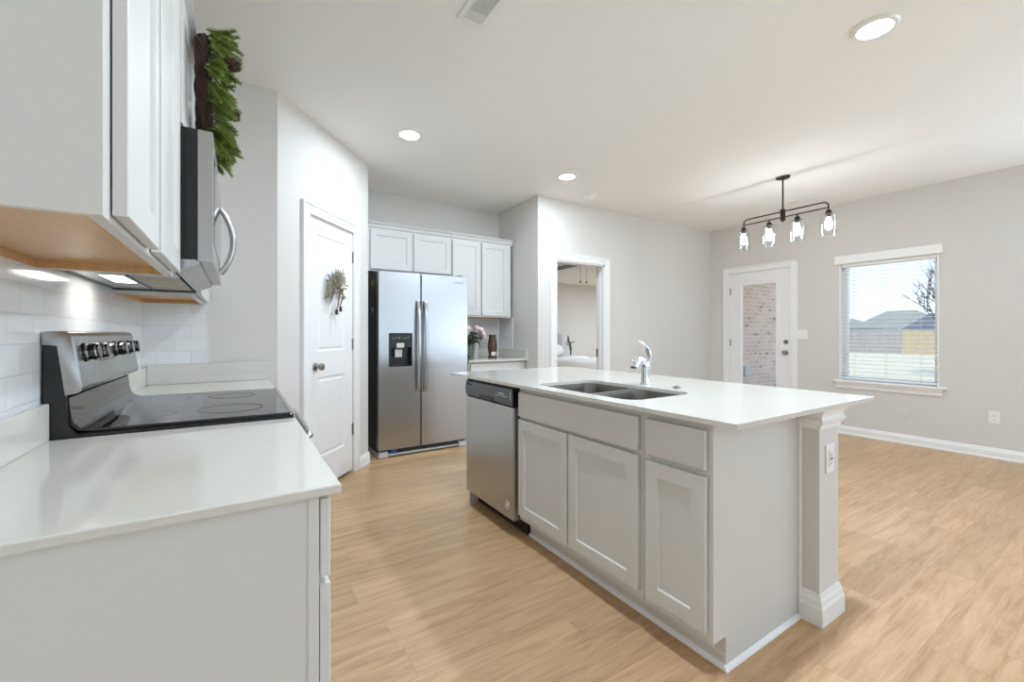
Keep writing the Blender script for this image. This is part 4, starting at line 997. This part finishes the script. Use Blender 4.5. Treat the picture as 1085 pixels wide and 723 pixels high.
# ceiling fan in the bedroom
qx, qy = 4.46, 4.98
cf = thing('ceiling_fan', 'grey-bladed ceiling fan in the bedroom, seen through the doorway', 'ceiling fan', (qx, qy, BH))
MB().lathe([(.07, 0), (.07, -.03), (.02, -.05), (.015, -.10), (.10, -.12), (.12, -.14), (.11, -.18), (.05, -.20), (0, -.205)], (qx, qy, BH), 'z', 28).build('motor_housing', M['white'], cf)
for k in range(5):
    a = 1.6+2*PI*k/5; T_ = Matrix.Translation((qx, qy, BH-.175)) @ Matrix.Rotation(a, 4, 'Z') @ Matrix.Rotation(.2, 4, 'X')
    MB(T_).prism([(.10, -.03), (.2, -.06), (.62, -.07), (.66, -.04), (.66, .04), (.62, .07), (.2, .06), (.10, .03)], -.004, .004, 'z').build('fan_blade', M['fanblade'], cf)
for dx in (-.05, .07): MB().tube([(qx+dx, qy-.02, BH-.19), (qx+dx, qy-.02, BH-.45)], .002, 6).ball((qx+dx, qy-.02, BH-.46), .014, n=8).build('pull_chain', M['pewter'], cf)
bc = clone(c0, (7.7, 5.9, BH-.012), 'round recessed ceiling light inside the bedroom')  # added lamp hidden beside the doorway view, brightens the bedroom
ld = bpy.data.lights.new('bedroom_can_lamp', 'AREA'); ld.shape = 'DISK'; ld.size = .14; ld.energy = 38; ld.color = (.74, .88, 1)
lo = bpy.data.objects.new('bedroom_can_lamp', ld); COL.objects.link(lo); lo.location = (7.7, 5.9, BH-.016)

# ------------------------------------------------------------------ outside
setting(MB().box(XR+.141, 140, -70, 110, -.4, -.15).build('ground', M['grass']), 'pale winter lawn')
def fence(name, label, m, x, y0, y1, z0, z1, w_=.14):
    t = thing(name, label, 'fence', (x, (y0+y1)/2, z0)); mb = MB(); y = y0; r_ = random.Random(5)
    while y < y1: mb.box(x, x+.02, y, y+w_-.008, z0, z1+r_.uniform(-.015, .015)); y += w_
    mb.build('pickets', m, t)
    MB().box(x+.02, x+.06, y0, y1, z0+.3, z0+.39).box(x+.02, x+.06, y0, y1, z1-.4, z1-.31).build('rails', m, t)
    y = y0+.5
    for k in range(100):
        if y > y1: break
        MB().box(x+.06, x+.15, y, y+.09, z0-.1, z1).build('post', m, t); y += 2.4
GX = 38
fence('fence', 'weathered grey picket fence across the back yard', M['fencegrey'], GX, 10.3, 24, -.15, 1.46)
fence('fence', 'tan cedar picket fence right of the grey one', M['fenceyel'], GX, -4, 10.28, -.15, 1.42)
def house(label, x0, x1, y0, y1, ze, zr, ridge, m):
    t = thing('house', label, 'house', ((x0+x1)/2, (y0+y1)/2, -.15))
    MB().box(x0+.4, x1-.4, y0+.4, y1-.4, -.15, ze).build('walls', M['siding'], t)
    xm = (x0+x1)/2; mb = MB()
    A = [mb.v(p) for p in ((x0, y0, ze), (x1, y0, ze), (x1, y1, ze), (x0, y1, ze))]; R1, R2 = mb.v((xm, ridge[0], zr)), mb.v((xm, ridge[1], zr))
    B = [mb.v(p) for p in ((x0, y0, ze-.15), (x1, y0, ze-.15), (x1, y1, ze-.15), (x0, y1, ze-.15))]
    mb.face([A[0], A[3], R2, R1]); mb.face([A[1], A[0], R1]); mb.face([A[2], A[1], R1, R2]); mb.face([A[3], A[2], R2]); mb.face(B)
    for i in range(4): mb.face([A[i], A[(i+1) % 4], B[(i+1) % 4], B[i]])
    mb.build('roof', m, t)
house('neighbouring house with grey roof, left beyond the fence', 46, 58, 16.0, 34, 1.7, 3.75, (21.5, 28), M['shingle'])
house('neighbouring house with grey roof, right beyond the fence', 60, 70, 12.9, 21.5, 1.6, 3.9, (16.4, 19.0), M['shingle'])
house('low house with darker slate roof behind the cedar fence', 48, 56, 9.0, 13.6, 1.2, 3.0, (11.2, 12.2), M['shingle2'])
# bare tree
tr_ = thing('tree', 'bare leafless tree at the right of the window view', 'tree', (19, 3.55, -.15))
rnd = random.Random(21); mb = MB(); twigs = MB()
def grow(p, d, L, r, lv):
    q = p; pts = [p]; rs = [r]
    for i in range(4):
        d = (d+Vector((rnd.uniform(-.18, .18), rnd.uniform(-.18, .18), rnd.uniform(-.05, .16)))).normalized(); q = q+d*L/4; pts.append(q); rs.append(r*(1-.15*(i+1)))
    (mb if lv < 2 else twigs).tube(pts, rs, 6 if lv < 3 else 4)
    if lv >= 5: return
    for k in range(3 if lv < 4 else 4):
        a = rnd.uniform(0, 2*PI); s_ = rnd.uniform(.45, .95); side = Vector((math.cos(a), math.sin(a), rnd.uniform(-.2, .3)))
        b = pts[-1] if k == 0 else pts[rnd.choice((2, 3, 4))]
        grow(b, (d+side*s_).normalized(), L*rnd.uniform(.62, .82), r*.62, lv+1)
grow(Vector((19, 3.55, -.15)), Vector((0, .18, 1)), 1.75, .12, 0)
mb.build('trunk', M['treebark'], tr_); twigs.build('twigs', M['treebark'], tr_)
# garden hose reel seen low through the patio door
o = MB().box(7.74, 7.92, 4.27, 4.375, .42, .60, .02).build('wall_box', M['lightgrey']); tag(recenter(o), 'pale utility box low on the brick patio wall', 'box')
